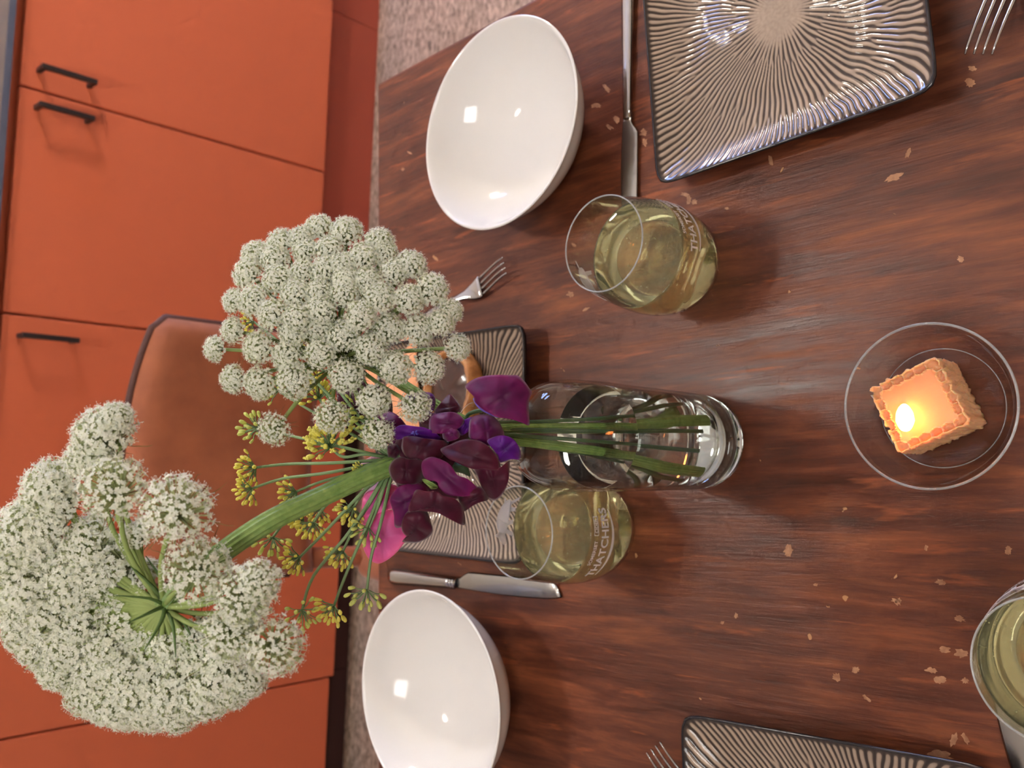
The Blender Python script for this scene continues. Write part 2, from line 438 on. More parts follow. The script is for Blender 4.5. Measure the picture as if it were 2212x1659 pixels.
# ------------------------------------------------------------------ lamps and an added fill panel
pl = thing('pendant_lamp', 'round opal glass pendant lamp hanging above the table', 'lamp', (0.06, 1.10, 2.26))
g = lathe('globe', [(0.0, -.06)] + [(0.06 * math.sin(R(t)), -0.06 * math.cos(R(t))) for t in range(12, 170, 12)] + [(0.011, 0.059), (0.0, .059)], lamp_m, pl, 32)
tube('cord', [(0, 0, .055), (0, 0, .24)], 0.004, black_metal, pl)
lathe('ceiling_rose', [(0.0, .2395), (0.05, .2395), (0.045, .215), (0.0, .21)], frame_m, pl, 24)
wl = thing('wall_lamp', 'small glowing glass wall lamp on the right wall', 'lamp')
wl.matrix_world = KM @ Matrix.Translation((2.299, -0.82, 1.62))
lathe('shade', [(0.0, -.09), (0.05, -.085), (0.085, -.05), (0.09, 0.0), (0.085, .05), (0.05, .085), (0.0, .09)], lamp_m2, wl, 24).location = (-.16, 0, 0)
tube('bracket', [(0, 0, -.10), (-.06, 0, -.13), (-.16, 0, -.12), (-.16, 0, -.085)], 0.007, black_metal, wl, sub=4)
box('back_plate', -.012, 0, -.04, .04, -.16, -.04, black_metal, wl)

pn = thing('fill_panel', 'flat square panel added as fill light on the ceiling, unseen behind the camera', 'lamp', (-0.25, -0.75, RZ - .001))  # unseen panel, added to brighten the sides facing the camera
box('frame', -.32, .32, -.32, .32, -.03, 0, frame_m, pn)
box('fill_diffuser', -.30, .30, -.30, .30, -.034, -.0305, fill_m, pn)

# ------------------------------------------------------------------ table
tb = thing('dining_table', 'worn dark red-brown wooden dining table with chipped finish', 'table')
tb.matrix_world = TM
TL, TW = 1.62, 1.02
bm = bmesh.new(); add_box(bm, -TW, 0, -TL, 0, TABLE_Z - .028, TABLE_Z, 0.004, 2)
bm_obj('table_top', bm, wood, tb)
bm = bmesh.new()
for (x0, x1, y0, y1) in ((-TW + .06, -.06, -.075, -.055), (-TW + .06, -.06, -TL + .055, -TL + .075), (-TW + .055, -TW + .075, -TL + .06, -.06), (-.075, -.055, -TL + .06, -.06)):
    add_box(bm, x0, x1, y0, y1, TABLE_Z - .11, TABLE_Z - .0285)
bm_obj('apron', bm, wood, tb)
for x in (-.09, -TW + .09):
    for y in (-.09, -TL + .09):
        vs, fs = tube_data([(x, y, 0), (x, y, .35), (x, y, TABLE_Z - .0285)], [.024, .03, .036], 4)
        mesh_obj('leg', vs, fs, wood, tb, smooth=False)

# bare spots where the stain has chipped off the table top
bare = mat('bare_chipped_wood', S((170, 120, 84)), 0.55)
ln(bare, ramp(bare, noise_tex(bare, texco(bare), 160, 4), [(0.3, S((140, 92, 64))), (0.7, S((186, 138, 102)))]), bsdf(bare).inputs['Base Color'])
rs = random.Random(5)
for (sx, sy, r1, r2, an) in ((1310,190,14,6,.8),(1288,228,14,7,0),(1332,258,12,8,1.2),(1316,274,10,5,.6),(1390,286,9,10,0),(1393,308,7,9,0),(1703,1190,11,16,.2),(1762,1263,6,4,0),(1936,1298,12,5,.2),(2072,1336,16,8,.3),(1940,1300,8,10,0),(2032,1258,15,7,.3),(2178,1190,9,12,.2),(2000,1183,5,8,.3),(2040,1404,16,9,.1),(2078,1412,17,11,.2),(2012,1448,17,8,.2),(2030,1468,18,11,.2),(2085,1470,10,8,.5),(1808,1464,12,10,.6),(1848,1447,11,9,0),(2030,1632,34,15,.1),(2060,1598,10,20,.3),(2085,1595,7,18,-.4),(1872,1508,14,5,.7),(1480,420,12,5,.3),(1488,432,7,13,.2),(1500,436,7,8,.3),(2075,560,10,8,.5),(1930,383,28,8,-.35),(1665,348,6,14,-.2),(1962,330,6,14,.3),(2095,178,13,11,0),(2100,148,12,7,.2),(1232,636,9,7,.3),(1266,668,10,4,-.5),(1240,530,8,4,.5),(1560,1345,5,4,0),(1590,1330,5,7,.2),(1870,235,9,14,.2),(1430,500,8,6,0),(1570,450,5,4,0),(885,330,7,3,.5),(870,365,5,4,0)):
    W_ = 22; vs = []
    for k in range(W_):
        t_ = 2 * math.pi * k / W_; rj = .62 + .75 * abs(noise.noise(Vector((math.cos(t_) * 1.9 + sx, math.sin(t_) * 1.9 + sy, 3.1)))) + .16 * rs.uniform(-1, 1)
        ex_, ey_ = r1 * rj * math.cos(t_), r2 * rj * math.sin(t_)
        p = on_z(sx + ex_ * math.cos(an) - ey_ * math.sin(an), sy + ex_ * math.sin(an) + ey_ * math.cos(an), .0001)
        vs.append(TM.inverted() @ p)
    cen = sum(vs, Vector()) / W_
    mesh_obj('worn_spot', vs + [cen], [(k, (k + 1) % W_, W_) for k in range(W_)], bare, tb, smooth=False)

# ------------------------------------------------------------------ chair
ch = thing('dining_chair', 'brown suede upholstered dining chair pulled up at the far table edge', 'chair', (-0.148, 1.235, 0), rotz=R(4))
def chair_back():
    bm = bmesh.new(); NX, NZ = 22, 14
    w0 = 0.196; z0, z1 = 0.565, 0.842
    def P(i, k, side):
        x = -1 + 2 * i / NX; t = k / NZ
        top = z1 + 0.008 - 0.024 * abs(x) ** 2.2 - (0.012 if abs(x) > .97 else 0)
        z = z0 + (top - z0) * t
        half = w0 * (1 - 0.03 * (1 - t))
        y = 0.035 * (1 - x * x) * 0.8 + 0.05 * t
        th = 0.018 * (1 - abs(x) ** 8) ** .5 * (1 - (2 * t - 1) ** 10) ** .5 + .003
        return Vector((x * half, y + side * th, z))
    f_ = [[bm.verts.new(P(i, k, -1)) for k in range(NZ + 1)] for i in range(NX + 1)]
    b_ = [[bm.verts.new(P(i, k, 1)) for k in range(NZ + 1)] for i in range(NX + 1)]
    for i in range(NX):
        for k in range(NZ):
            bm.faces.new((f_[i][k], f_[i + 1][k], f_[i + 1][k + 1], f_[i][k + 1]))
            bm.faces.new((b_[i][k], b_[i][k + 1], b_[i + 1][k + 1], b_[i + 1][k]))
    for i in range(NX):
        bm.faces.new((f_[i][NZ], f_[i + 1][NZ], b_[i + 1][NZ], b_[i][NZ])); bm.faces.new((f_[i][0], b_[i][0], b_[i + 1][0], f_[i + 1][0]))
    for k in range(NZ):
        bm.faces.new((f_[0][k], f_[0][k + 1], b_[0][k + 1], b_[0][k])); bm.faces.new((f_[NX][k], b_[NX][k], b_[NX][k + 1], f_[NX][k + 1]))
    bmesh.ops.recalc_face_normals(bm, faces=bm.faces)
    pipe = [P(0, k, 1) + Vector((0, .001, .001)) for k in range(2, NZ + 1)] + [P(i, NZ, 1) + Vector((0, .001, .001)) for i in range(NX + 1)] + [P(NX, k, 1) + Vector((0, .001, .001)) for k in range(NZ, 1, -1)]
    return bm, pipe
bm, pipe = chair_back()
bo = bm_obj('backrest', bm, leather, ch, smooth=True)
tube('piping', pipe, 0.0065, piping_m, bo, 8)
for x in (-.172, .172):
    vs, fs = tube_data([(x, 0.03, .575), (x, 0.005, .46), (x * 1.02, 0.02, .40), (x * 1.1, .07, 0.0)], [.017, .018, .017, .012], 8)
    mesh_obj('leg', vs, fs, leather, ch)
for x in (-.18, .18):
    vs, fs = tube_data([(x, -.37, .41), (x * 1.05, -.385, 0)], [.017, .012], 8)
    mesh_obj('leg', vs, fs, chair_leg_m, ch)
bm = bmesh.new(); add_box(bm, -.21, .21, -.42, 0.02, .405, .475, 0.025, 4)
bm_obj('seat', bm, leather, ch, smooth=True)

# ------------------------------------------------------------------ bowls
def bowl(label, x, y):
    t = tag(bowl_mesh(), label, 'bowl', 'white china bowls')
    t.location = (x, y, TABLE_Z + .0002)
    return t
def bowl_mesh():
    outer = smooth_prof([(0.0, .003), (0.030, .003), (0.034, .0), (0.040, .0), (0.043, .004), (0.070, .022), (0.088, .042), (0.0985, .0625), (0.1012, .0655)], 5)
    inner = smooth_prof([(0.1018, .0672), (0.1000, .0676), (0.0968, .0640), (0.0860, .0450), (0.068, .0265), (0.045, .0125), (0.025, .0082), (0.0, .0075)], 5)
    return lathe('bowl', outer + inner, china, None, 96)
bowl('white china bowl between the steel knife and the bare corner of the table', 0.2447, 0.6229)
bowl('white china bowl beside the short ringed knife, cut off by the frame edge', -0.3088, 0.6369)

# ------------------------------------------------------------------ square ridged plates
def plate_mesh():
    N = 300; half = 0.1135
    def sq(u, vv):                                     # rounded-square radius 0..1
        p = 20.0
        return (abs(u) ** p + abs(vv) ** p) ** (1 / p)
    vs, fs, rid = [], [], []
    def pattern(x, y):
        r_ = math.hypot(x, y); th = math.atan2(y, x)
        wv = noise.noise(Vector((x * 28, y * 28, 3.3))) * 3.2 + noise.noise(Vector((x * 70, y * 70, 1.3))) * 1.3
        sw = noise.noise(Vector((math.cos(th) * 4, math.sin(th) * 4, 9.1)))
        R1, R2 = .042 + .012 * sw, .088 + .022 * noise.noise(Vector((math.cos(th) * 5, math.sin(th) * 5, 2.2)))
        th2 = th + .05 * math.sin(r_ * 40)
        n1 = math.cos(56 * th2 + wv); n2 = math.cos(104 * th2 + wv * 1.2); n3 = math.cos(150 * th2 + wv * 1.4)
        def sm(a, b, t): t = max(0, min(1, (t - a) / (b - a))); return t * t * (3 - 2 * t)
        k1 = sm(R1 - .004, R1 + .004, r_); k2 = sm(R2 - .006, R2 + .006, r_)
        p = n1 * (1 - k1) + (n2 * (1 - k2) + n3 * k2) * k1
        gr = noise.noise(Vector((x * 420, y * 420, 0))) * .45 + .45
        kc = sm(.014, .034, r_ + .006 * sw)
        return gr * (1 - kc) + p * kc, kc
    for j in range(N + 1):
        for i in range(N + 1):
            u, vv = -1 + 2 * i / N, -1 + 2 * j / N
            # squeeze the grid into a rounded square
            mx = max(abs(u), abs(vv)); q = sq(u, vv)
            s = (mx / q) if q > 1e-6 else 1
            x, y = u * half * s, vv * half * s
            e = mx
            lift = 0.0
            if e > .55: lift = .0175 * ((e - .55) / .45) ** 1.9
            p, kc = pattern(x, y)
            ridge = .5 + .5 * max(-1, min(1, p * 1.15))
            fade = 1.0 if e < .965 else max(0, 1 - (e - .965) / .03)
            vs.append((x, y, .0085 + lift + .0007 * (ridge - .5) * (.5 + .5 * kc) * fade)); rid.append(max(0, min(1, ridge * fade)) if e < .995 else 0.0)
    W = N + 1
    for j in range(N):
        for i in range(N): fs.append((j * W + i, j * W + i + 1, (j + 1) * W + i + 1, (j + 1) * W + i))
    me = bpy.data.meshes.new('ridged_face'); me.from_pydata(vs, [], fs)
    me.materials.append(glaze)
    at2 = me.attributes.new('ridge', 'FLOAT', 'POINT'); at2.data.foreach_set('value', rid)
    me.polygons.foreach_set('use_smooth', [True] * len(me.polygons)); me.update()
    # dark glazed rim and underside: ring profile swept round the rounded square
    bv, bf = [], []
    M = 160; prof = [(1.0, .0262), (1.012, .0268), (1.018, .0250), (1.005, .0215), (.86, .0120), (.66, .0050), (.62, .0), (.57, .0), (.56, .004), (0.0, .004)]
    for k in range(M):
        a_ = 2 * math.pi * k / M; c_, s_ = math.cos(a_), math.sin(a_)
        q = 1 / ((abs(c_) ** 20 + abs(s_) ** 20) ** (1 / 20))
        for (f, z) in prof: bv.append((c_ * q * half * f, s_ * q * half * f, z))
    L = len(prof)
    for k in range(M):
        k2 = (k + 1) % M
        for l in range(L - 1): bf.append((k * L + l, k2 * L + l, k2 * L + l + 1, k * L + l + 1))
    me2 = bpy.data.meshes.new('rim'); me2.from_pydata(bv, [], bf); me2.materials.append(glaze_dark)
    me2.polygons.foreach_set('use_smooth', [True] * len(me2.polygons)); me2.update()
    return me, me2
PM1, PM2 = plate_mesh()
def plate(label, x, y, rz):
    t = thing('square_plate', label, 'plate', (x, y, TABLE_Z + .0002), 'square ridged plates', rz)
    for nm, me in (('ridged_face', PM1), ('rim', PM2)):
        o = bpy.data.objects.new(nm, me); COL.objects.link(o); o.parent = t
    return t
plate('square taupe plate with radiating dark ridges, beside the long knife and lone fork tines', 0.3170, 0.3690, R(12.2))
def corner_plate(cx, cy, dirx, diry, half=.1135):       # from its near corner and two edge directions
    d1, d2 = Vector(dirx).normalized(), Vector(diry).normalized()
    c = Vector((cx, cy)) + (d1 + d2) * half * .985
    return c.x, c.y, math.atan2(d1.y, d1.x)
x, y, a_ = corner_plate(0.0560, 0.6000, (-.2162, -.029), (-.029, .2162))
plate('square ridged plate at the far table edge, behind the vase, with food on it', x, y, a_ )
MPC = (x, y)
x, y, a_ = corner_plate(-0.248, 0.377, (.0333, -.1805), (-.1805, -.0333))
plate('square ridged plate cut off by the frame next to a half-hidden fork', x, y, a_)

# ------------------------------------------------------------------ food on the far plate
def blob(name, pts_fn, mt, parent=None, nu=28, nv=14):
    vs, fs = [], []
    for j in range(nv + 1):
        for i in range(nu): vs.append(pts_fn(i / nu * 2 * math.pi, -math.pi / 2 + math.pi * j / nv))
    for j in range(nv):
        for i in range(nu): fs.append((j * nu + i, j * nu + (i + 1) % nu, (j + 1) * nu + (i + 1) % nu, (j + 1) * nu + i))
    o = mesh_obj(name, vs, fs, mt, parent)
    bm = bmesh.new(); bm.from_mesh(o.data); bmesh.ops.remove_doubles(bm, verts=bm.verts, dist=1e-6); bmesh.ops.recalc_face_normals(bm, faces=bm.faces); bm.to_mesh(o.data); bm.free()
    return o
pa = on_z(965, 845, .03)
tart = thing('filled_pastry', 'open pastry with dark glossy filling on the far ridged plate', 'pastry', (pa.x, pa.y, TABLE_Z + .0095))
# crust: a shallow curved wall around a dark glossy filling
def ring_pt(ph, th):
    rr = .036 + .0055 * math.cos(th) + .002 * noise.noise(Vector((math.cos(ph) * 2, math.sin(ph) * 2, th)))
    return (rr * math.cos(ph) * 1.15, rr * math.sin(ph) * .95, .012 + (.0115) * math.sin(th) + .002 * noise.noise(Vector((math.cos(ph) * 5, math.sin(ph) * 5, 1))))
vs, fs = [], []
NU, NV = 48, 12
for i in range(NU):
    for j in range(NV): vs.append(ring_pt(2 * math.pi * i / NU, 2 * math.pi * j / NV))
for i in range(NU):
    for j in range(NV): fs.append((i * NV + j, ((i + 1) % NU) * NV + j, ((i + 1) % NU) * NV + (j + 1) % NV, i * NV + (j + 1) % NV))
mesh_obj('crust', vs, fs, crust, tart)
blob('filling', lambda ph, th: (.036 * 1.12 * math.cos(th) * math.cos(ph), .034 * .97 * math.cos(th) * math.sin(ph), .0135 + .0065 * math.sin(th) + .0022 * noise.noise(Vector((math.cos(th) * math.cos(ph) * 5, math.cos(th) * math.sin(ph) * 5, 4)))), foil_m, tart, 40, 16)
# folded paper napkin standing under it
npk = on_z(850, 850, .03)
bm = bmesh.new(); NP = 12; grid = []
for j in range(NP + 1):
    row = []
    for i in range(NP + 1):
        u, v_ = i / NP, j / NP
        row.append(bm.verts.new((-.065 + .13 * u, -.05 + .10 * v_, .006 + .010 * math.sin(u * 3.3 + .4) + .007 * math.sin(v_ * 5 + u * 2))))
    grid.append(row)
for j in range(NP):
    for i in range(NP): bm.faces.new((grid[j][i], grid[j][i + 1], grid[j + 1][i + 1], grid[j + 1][i]))
o = bm_obj('paper_napkin', bm, napkin_m, None, smooth=True); o.location = (npk.x, npk.y, TABLE_Z + .016); o.rotation_euler = (0, 0, .4)
md = o.modifiers.new('thickness', 'SOLIDIFY'); md.thickness = .0012
tag(o, 'crumpled peach-coloured paper napkin behind the white umbels on the far plate', 'napkin')

# ------------------------------------------------------------------ cutlery
def strip_mesh(name, secs, mt, parent=None, smooth=True):
    # secs: (y, x_left, x_right, z, thickness); a rounded bar with width along x, running along y
    vs, fs = [], []
    for (y, xl, xr, z, th) in secs:
        w_ = (xr - xl); e = min(w_ * .28, th * .9)
        for (x, zz) in ((xl, z + th * .5), (xl + e, z + th), (xr - e, z + th), (xr, z + th * .5), (xr - e, z), (xl + e, z)): vs.append((x, y, zz))
    n_ = len(secs)
    for i in range(n_ - 1):
        for k in range(6):
            k2 = (k + 1) % 6
            fs.append((i * 6 + k, i * 6 + k2, (i + 1) * 6 + k2, (i + 1) * 6 + k))
    fs.append((5, 4, 3, 2, 1, 0)); fs.append(tuple((n_ - 1) * 6 + k for k in range(6)))
    o = mesh_obj(name, vs, fs, mt, parent, smooth)
    bm = bmesh.new(); bm.from_mesh(o.data); bmesh.ops.recalc_face_normals(bm, faces=bm.faces); bm.to_mesh(o.data); bm.free()
    return o
def fork(label, tip, tail, lift=0.0):
    # local +y runs from tail to tip
    tip, tail = Vector(tip), Vector(tail); d = tip - tail; L = d.length
    t = thing('table_fork', label, 'fork', (tail.x, tail.y, TABLE_Z + .0004), 'steel table forks', math.atan2(d.y, d.x) - math.pi / 2)
    k = L / 0.195
    def zc(y):                                           # arched profile: tips and handle end touch, shoulder rises
        u = y / L
        return .003 + .010 * math.sin(min(1, max(0, (u - .12) / .55)) * math.pi) ** 1.0 * (1 if u < .67 else 0) + (0.0 if u < .67 else .010 * math.sin((u - .67) / .33 * math.pi * .5) ** 2)
    hs = []
    for i in range(25):
        y = L * .74 * i / 24; u = y / L
        if u < .55: w_ = .0095 - .006 * (u / .55) ** .8 if u > .02 else .006
        elif u < .62: w_ = .0036 + .002 * (u - .55) / .07
        else: w_ = .0056 + .0068 * math.sin((u - .62) / .12 * math.pi * .5)
        hs.append((y, -w_, w_, zc(y), .0022))
    strip_mesh('handle', hs, steel, t)
    for q in range(4):
        xc = -.0093 + .0062 * q
        ts = []
        for i in range(9):
            y = L * (.732 + .268 * i / 8); wv = .0019 * (1 - .55 * i / 8)
            ts.append((y, xc * (1 - .06 * i / 8) - wv, xc * (1 - .06 * i / 8) + wv, zc(y), .0019))
        strip_mesh('tine', ts, steel, t)
    return t
def xy(px, py, h=.004): p = on_z(px, py, h); return (p.x, p.y)
f1 = xy(2118, 120, .012); fd = Vector((-.035, -.25)).normalized()
def from_tip(tip, through, L):
    a, b = Vector(tip), Vector(through); return tuple(a + (b - a).normalized() * L)
tipR = xy(2118, 122, .01); thrR = xy(2160, 5, .006)
fork('steel fork with tines pointing at the candle, near the ridged plate\'s free side', tipR, from_tip(tipR, thrR, .195))
tipM = xy(1100, 575, .008); thrM = xy(985, 652, .006)
fork('small steel fork half hidden under the white umbel, lying on bare table', tipM, from_tip(tipM, thrM, .18))
tipL = xy(1418, 1612, .01); thrL = xy(1455, 1668, .008)
fork('steel fork whose tines just enter the frame beside the cut-off ridged plate', tipL, from_tip(tipL, thrL, .195))
def knife(label, tip, tail, bolster=False, short=False, flip=1):
    tip, tail = Vector(tip), Vector(tail); d = tip - tail; L = d.length
    t = thing('table_knife', label, 'knife', (tail.x, tail.y, TABLE_Z + .0004), 'steel table knives', math.atan2(d.y, d.x) - math.pi / 2)
    hl = L * (.40 if bolster else .60)
    hs = []
    for i in range(17):
        u = i / 16; y = hl * u
        if bolster: w_ = .0095 - .0035 * u; th = .0075 - .002 * u
        else: w_ = .0086 - .0036 * u; th = .0055 - .0015 * u
        if i == 0: w_ *= .8; th *= .8
        hs.append((y, -w_, w_, .0004, th))
    strip_mesh('handle', hs, steel, t)
    if bolster:
        for q in range(2):
            strip_mesh('bolster_ring', [(hl + .0002 + .004 * q, -.0062, .0062, .0003, .007), (hl + .002 + .004 * q, -.0068, .0068, .0001, .0078), (hl + .0038 + .004 * q, -.0062, .0062, .0003, .007)], steel, t)
        hb = hl + .0082
    else: hb = hl
    bs = []
    for i in range(25):
        u = i / 24; y = hb + (L - hb) * u
        lo, hi = -.0062, .0062
        if u < .06: hi = .0052 if not bolster else .0058
        elif u < .16: hi = .0052 + (.0125 - .0052) * ((u - .06) / .10) if not bolster else .0058 + .0065 * min(1, (u - .06) / .04)
        else: hi = .0125
        lo = -.0050 - .002 * math.sin(u * math.pi)
        if u > .86:
            s = (u - .86) / .14
            if bolster: hi = .0125 - .0155 * (1 - math.sqrt(max(0, 1 - s * s))); lo = lo + .0030 * (1 - math.sqrt(max(0, 1 - s * s)))
            else: hi = .0125 - .012 * s * s
        if flip < 0: lo, hi = -hi, -lo
        bs.append((y, lo, hi, .0016, .0016))
    strip_mesh('blade', bs, steel_dull, t)
    return t
kt = xy(1353, 472, .003); kh = xy(1357, 0, .003)
kL = 0.225 + .02
a, b = Vector(kt), Vector(kh)
knife('long plain steel knife between the white bowl and the ridged plate', kt, tuple(a + (b - a).normalized() * .235), flip=-1)
kt = xy(1213, 1284, .003); kh = xy(842, 1244, .004)
knife('short steel knife with ringed bolster between a white bowl and a cider glass', kt, kh, bolster=True, flip=-1)
kt = xy(2180, 1560, .003); kh = xy(2245, 1800, .003)
a, b = Vector(kt), Vector(kh)
knife('steel knife partly under the nearest cider glass in the frame corner', tuple(a - (b - a).normalized() * .03), tuple(a + (b - a).normalized() * .18), flip=1)

# ------------------------------------------------------------------ cider glasses
GH = 0.120
G_OUT = smooth_prof([(0.0, .0), (0.014, .0), (0.0225, .0008), (0.0290, .0040), (0.0370, .0140), (0.0430, .0290), (0.0458, .0470), (0.0455, .0640), (0.0430, .0850), (0.0395, .1060), (0.0374, .1193)], 6)
G_IN = smooth_prof([(0.0363, .1193), (0.0384, .1060), (0.0419, .0850), (0.0444, .0640), (0.0447, .0470), (0.0418, .0300), (0.0358, .0165), (0.0275, .0075), (0.018, .0050), (0.0, .0045)], 6)
def r_out(z):
    for (r0, z0), (r1, z1) in zip(G_OUT, G_OUT[1:]):
        if z0 <= z <= z1 and z1 > z0: return r0 + (r1 - r0) * (z - z0) / (z1 - z0)
    return G_OUT[-1][0]
def r_in(z):
    for (r1, z1), (r0, z0) in zip(G_IN, G_IN[1:]):
        if z0 <= z <= z1 and z1 > z0: return r0 + (r1 - r0) * (z - z0) / (z1 - z0)
    return 0.03
def text_mesh(s, size):
    cu = bpy.data.curves.new('lettering', 'FONT'); cu.body = s; cu.size = size; cu.align_x = 'CENTER'; cu.offset = size * .022; cu.resolution_u = 3
    o = bpy.data.objects.new('lettering_tmp', cu); COL.objects.link(o)
    bpy.context.view_layer.update()
    me = bpy.data.meshes.new_from_object(o.evaluated_get(bpy.context.evaluated_depsgraph_get()))
    bm = bmesh.new(); bm.from_mesh(me)
    bmesh.ops.triangulate(bm, faces=bm.faces); bmesh.ops.subdivide_edges(bm, edges=[e for e in bm.edges if e.calc_length() > .0025], cuts=1)
    bmesh.ops.triangulate(bm, faces=bm.faces)
    vs = [v.co.copy() for v in bm.verts]; fs = [tuple(v.index for v in f.verts) for f in bm.faces]
    bm.verts.index_update(); fs = [tuple(v.index for v in f.verts) for f in bm.faces]
    bm.free(); bpy.data.objects.remove(o); bpy.data.curves.remove(cu); bpy.data.meshes.remove(me)
    return vs, fs
def wrap(vs, z0, ang, off=.00025, bow=0.0):
    out = []
    for v in vs:
        z = z0 + v.y + bow * v.x * v.x
        rr = r_out(z) + off
        a_ = ang + v.x / r_out(.06)
        out.append((rr * math.cos(a_), rr * math.sin(a_), z))
    return out
def strip(pts, w_):
    vs, fs = [], []
    for i, (x, y) in enumerate(pts):
        ww = w_[i] if hasattr(w_, '__len__') else w_
        vs += [Vector((x, y - ww, 0)), Vector((x, y + ww, 0))]
    for i in range(len(pts) - 1): fs.append((2 * i, 2 * i + 2, 2 * i + 3, 2 * i + 1))
    return vs, fs
def pig():
    # running farm-animal silhouette: rounded body, snout, ear, legs, tail
    polys = []
    body = [(.0125 * math.cos(t), .0062 * math.sin(t)) for t in [2 * math.pi * k / 28 for k in range(28)]]
    polys.append(body)
    polys.append([(.009, -.002), (.0175, -.0025), (.0180, .0005), (.0150, .0035), (.010, .0045)])
    polys.append([(.0100, .0035), (.0120, .0075), (.0140, .0030)])
    for (x, dx) in ((-.009, -.003), (-.005, .001), (.005, -.001), (.009, .003)):
        polys.append([(x - .0016, -.003), (x + .0016, -.003), (x + dx + .0012, -.0105), (x + dx - .0012, -.0105)])
    polys.append([(-.011, .002), (-.0155, .0055), (-.0148, .0062), (-.0105, .0035)])
    vs, fs = [], []
    for p in polys:
        o = len(vs); vs += [Vector((x, y, 0)) for x, y in p]; fs.append(tuple(range(o, o + len(p))))
    return vs, fs
def cider_glass(label, x, y, phi, level):
    t = thing('cider_glass', label, 'glass', (x, y, TABLE_Z + .0003), 'stemless glasses of pale cider')
    lathe('glass_body', G_OUT + G_IN, clear_glass, t, 96)
    rp_ = [(0.03685 + .0006 * math.cos(R(q)), .1196 + .0006 * math.sin(R(q))) for q in range(0, 360, 30)]
    lathe('rim', rp_, rim_glint, t, 96, close=True)
    lv = [(r_ + .0004, z - .0004 if r_ < .02 else z) for r_, z in reversed(G_IN) if z < level - .002]
    lv = [(max(0.0, r_ if r_ > .0005 else 0.0), z) for r_, z in lv]; lv[0] = (0.0, lv[0][1])
    ri = r_in(level)
    lv += [(ri + .0004, level + .0004), (ri - .0012, level - .0002), (ri * .5, level - .0003), (0.0, level - .0003)]
    lathe('cider', lv, cider_m, t, 96)
    def put(name, vs, fs, z, ang, bow=0.0):
        return mesh_obj(name, wrap(vs, z, ang, bow=bow), fs, print_m, t, smooth=False)
    vs, fs = text_mesh('THATCHERS', .0112); put('lettering', vs, fs, .0610, phi)
    vs, fs = text_mesh('SOMERSET', .0048); put('lettering', [v + Vector((-.007, 0, 0)) for v in vs], fs, .0730, phi)
    q, qf = [], []
    for (x0, x1, y0, y1) in ((.0085, .0245, .0, .0006), (.0085, .0245, .0044, .0050), (.0085, .0091, .0006, .0044), (.0239, .0245, .0006, .0044)):
        o0 = len(q); q += [Vector((x0 + (x1 - x0) * k / 4, yy, 0)) for k in range(5) for yy in (y0, y1)]
        qf += [tuple(o0 + i for i in (2 * k, 2 * k + 2, 2 * k + 3, 2 * k + 1)) for k in range(4)]
    put('printed_box', q, qf, .0722, phi)
    vs, fs = text_mesh('CIDER', .0042); put('lettering', [v + Vector((.0165, 0, 0)) for v in vs], fs, .0733, phi)
    vs, fs = strip([(-.030 + .060 * k / 24, 0) for k in range(25)], [.0003 + .0012 * math.sin(math.pi * k / 24) for k in range(25)])
    put('printed_swoosh', vs, fs, .0552, phi, 3.0)
    vs, fs = pig(); put('printed_emblem', [v * 1.45 for v in vs], fs, .0960, phi + math.pi)['label'] = 'white animal silhouette emblem'
    vs, fs = text_mesh('CIDER', .0095); put('lettering', vs, fs, .0620, phi + math.pi)
    vs, fs = text_mesh('SOMERSET', .0065); put('lettering', vs, fs, .0730, phi + math.pi)
    # bubbles clinging inside
    rb = random.Random(int(x * 9999)); bp = []
    ico = bmesh.new(); bmesh.ops.create_icosphere(ico, subdivisions=1, radius=1.0)
    iv = [v.co.copy() for v in ico.verts]; ico.verts.index_update(); if_ = [tuple(v.index for v in f.verts) for f in ico.faces]; ico.free()
    for k in range(90):
        z = rb.uniform(.012, level - .003); a_ = rb.uniform(0, 6.283); rr = r_in(z) * (rb.uniform(.90, .965) if k < 60 else rb.uniform(.2, .95))
        s = rb.uniform(.00022, .00055); c_ = Vector((rr * math.cos(a_), rr * math.sin(a_), z))
        bp.append(([c_ + v * s for v in iv], if_, 0))
    V, Fc, M_ = merge(bp)
    bo_ = mesh_obj('bubbles', V, Fc, bubble_m, t); bo_['kind'] = 'stuff'
    return t
cider_glass('stemless glass of pale cider at the tip of the long knife', 0.1132, 0.4324, R(-90 + 42), 0.0770)
cider_glass('stemless glass of pale cider right beside the flower vase', -0.1179, 0.4886, R(-90 - 6), 0.0800)
cider_glass('stemless glass of cider cut off in the corner of the frame', -0.1159, 0.1122, R(-90 - 40), 0.1000)

# ------------------------------------------------------------------ vase
VX, VY = -0.031, 0.400
vz = thing('bottle_vase', 'clear glass bottle vase half full of water holding the flowers', 'vase', (VX, VY, TABLE_Z + .0003))
V_OUT = [(0.0, .004), (0.020, .003), (0.028, .0), (0.0345, .0008), (0.0380, .005)] + smooth_prof([(0.0388, .012), (0.0392, .040), (0.0392, .100), (0.0392, .150), (0.0388, .172), (0.0365, .190), (0.0310, .203), (0.0235, .212), (0.0187, .220), (0.0172, .232), (0.0172, .255), (0.0180, .262)], 4)
V_IN = smooth_prof([(0.0160, .262), (0.0154, .255), (0.0154, .232), (0.0168, .219), (0.0222, .2095), (0.0295, .2005), (0.0346, .188), (0.0367, .171), (0.0370, .150), (0.0370, .100), (0.0368, .040), (0.0355, .027), (0.0300, .0215), (0.0150, .0230), (0.0, .0240)], 4)
V_OUT1 = [q for q in V_OUT if q[1] >= .0205]; V_IN1 = [q for q in V_IN if q[1] >= .0275]
lathe('glass_body', [(0.0389, .0202)] + V_OUT1 + V_IN1 + [(0.0356, .0275), (0.0370, .0202)], thin_glass('clear_bottle_wall', (0.955, 0.975, 0.955, 1)), vz, 96, close=True)
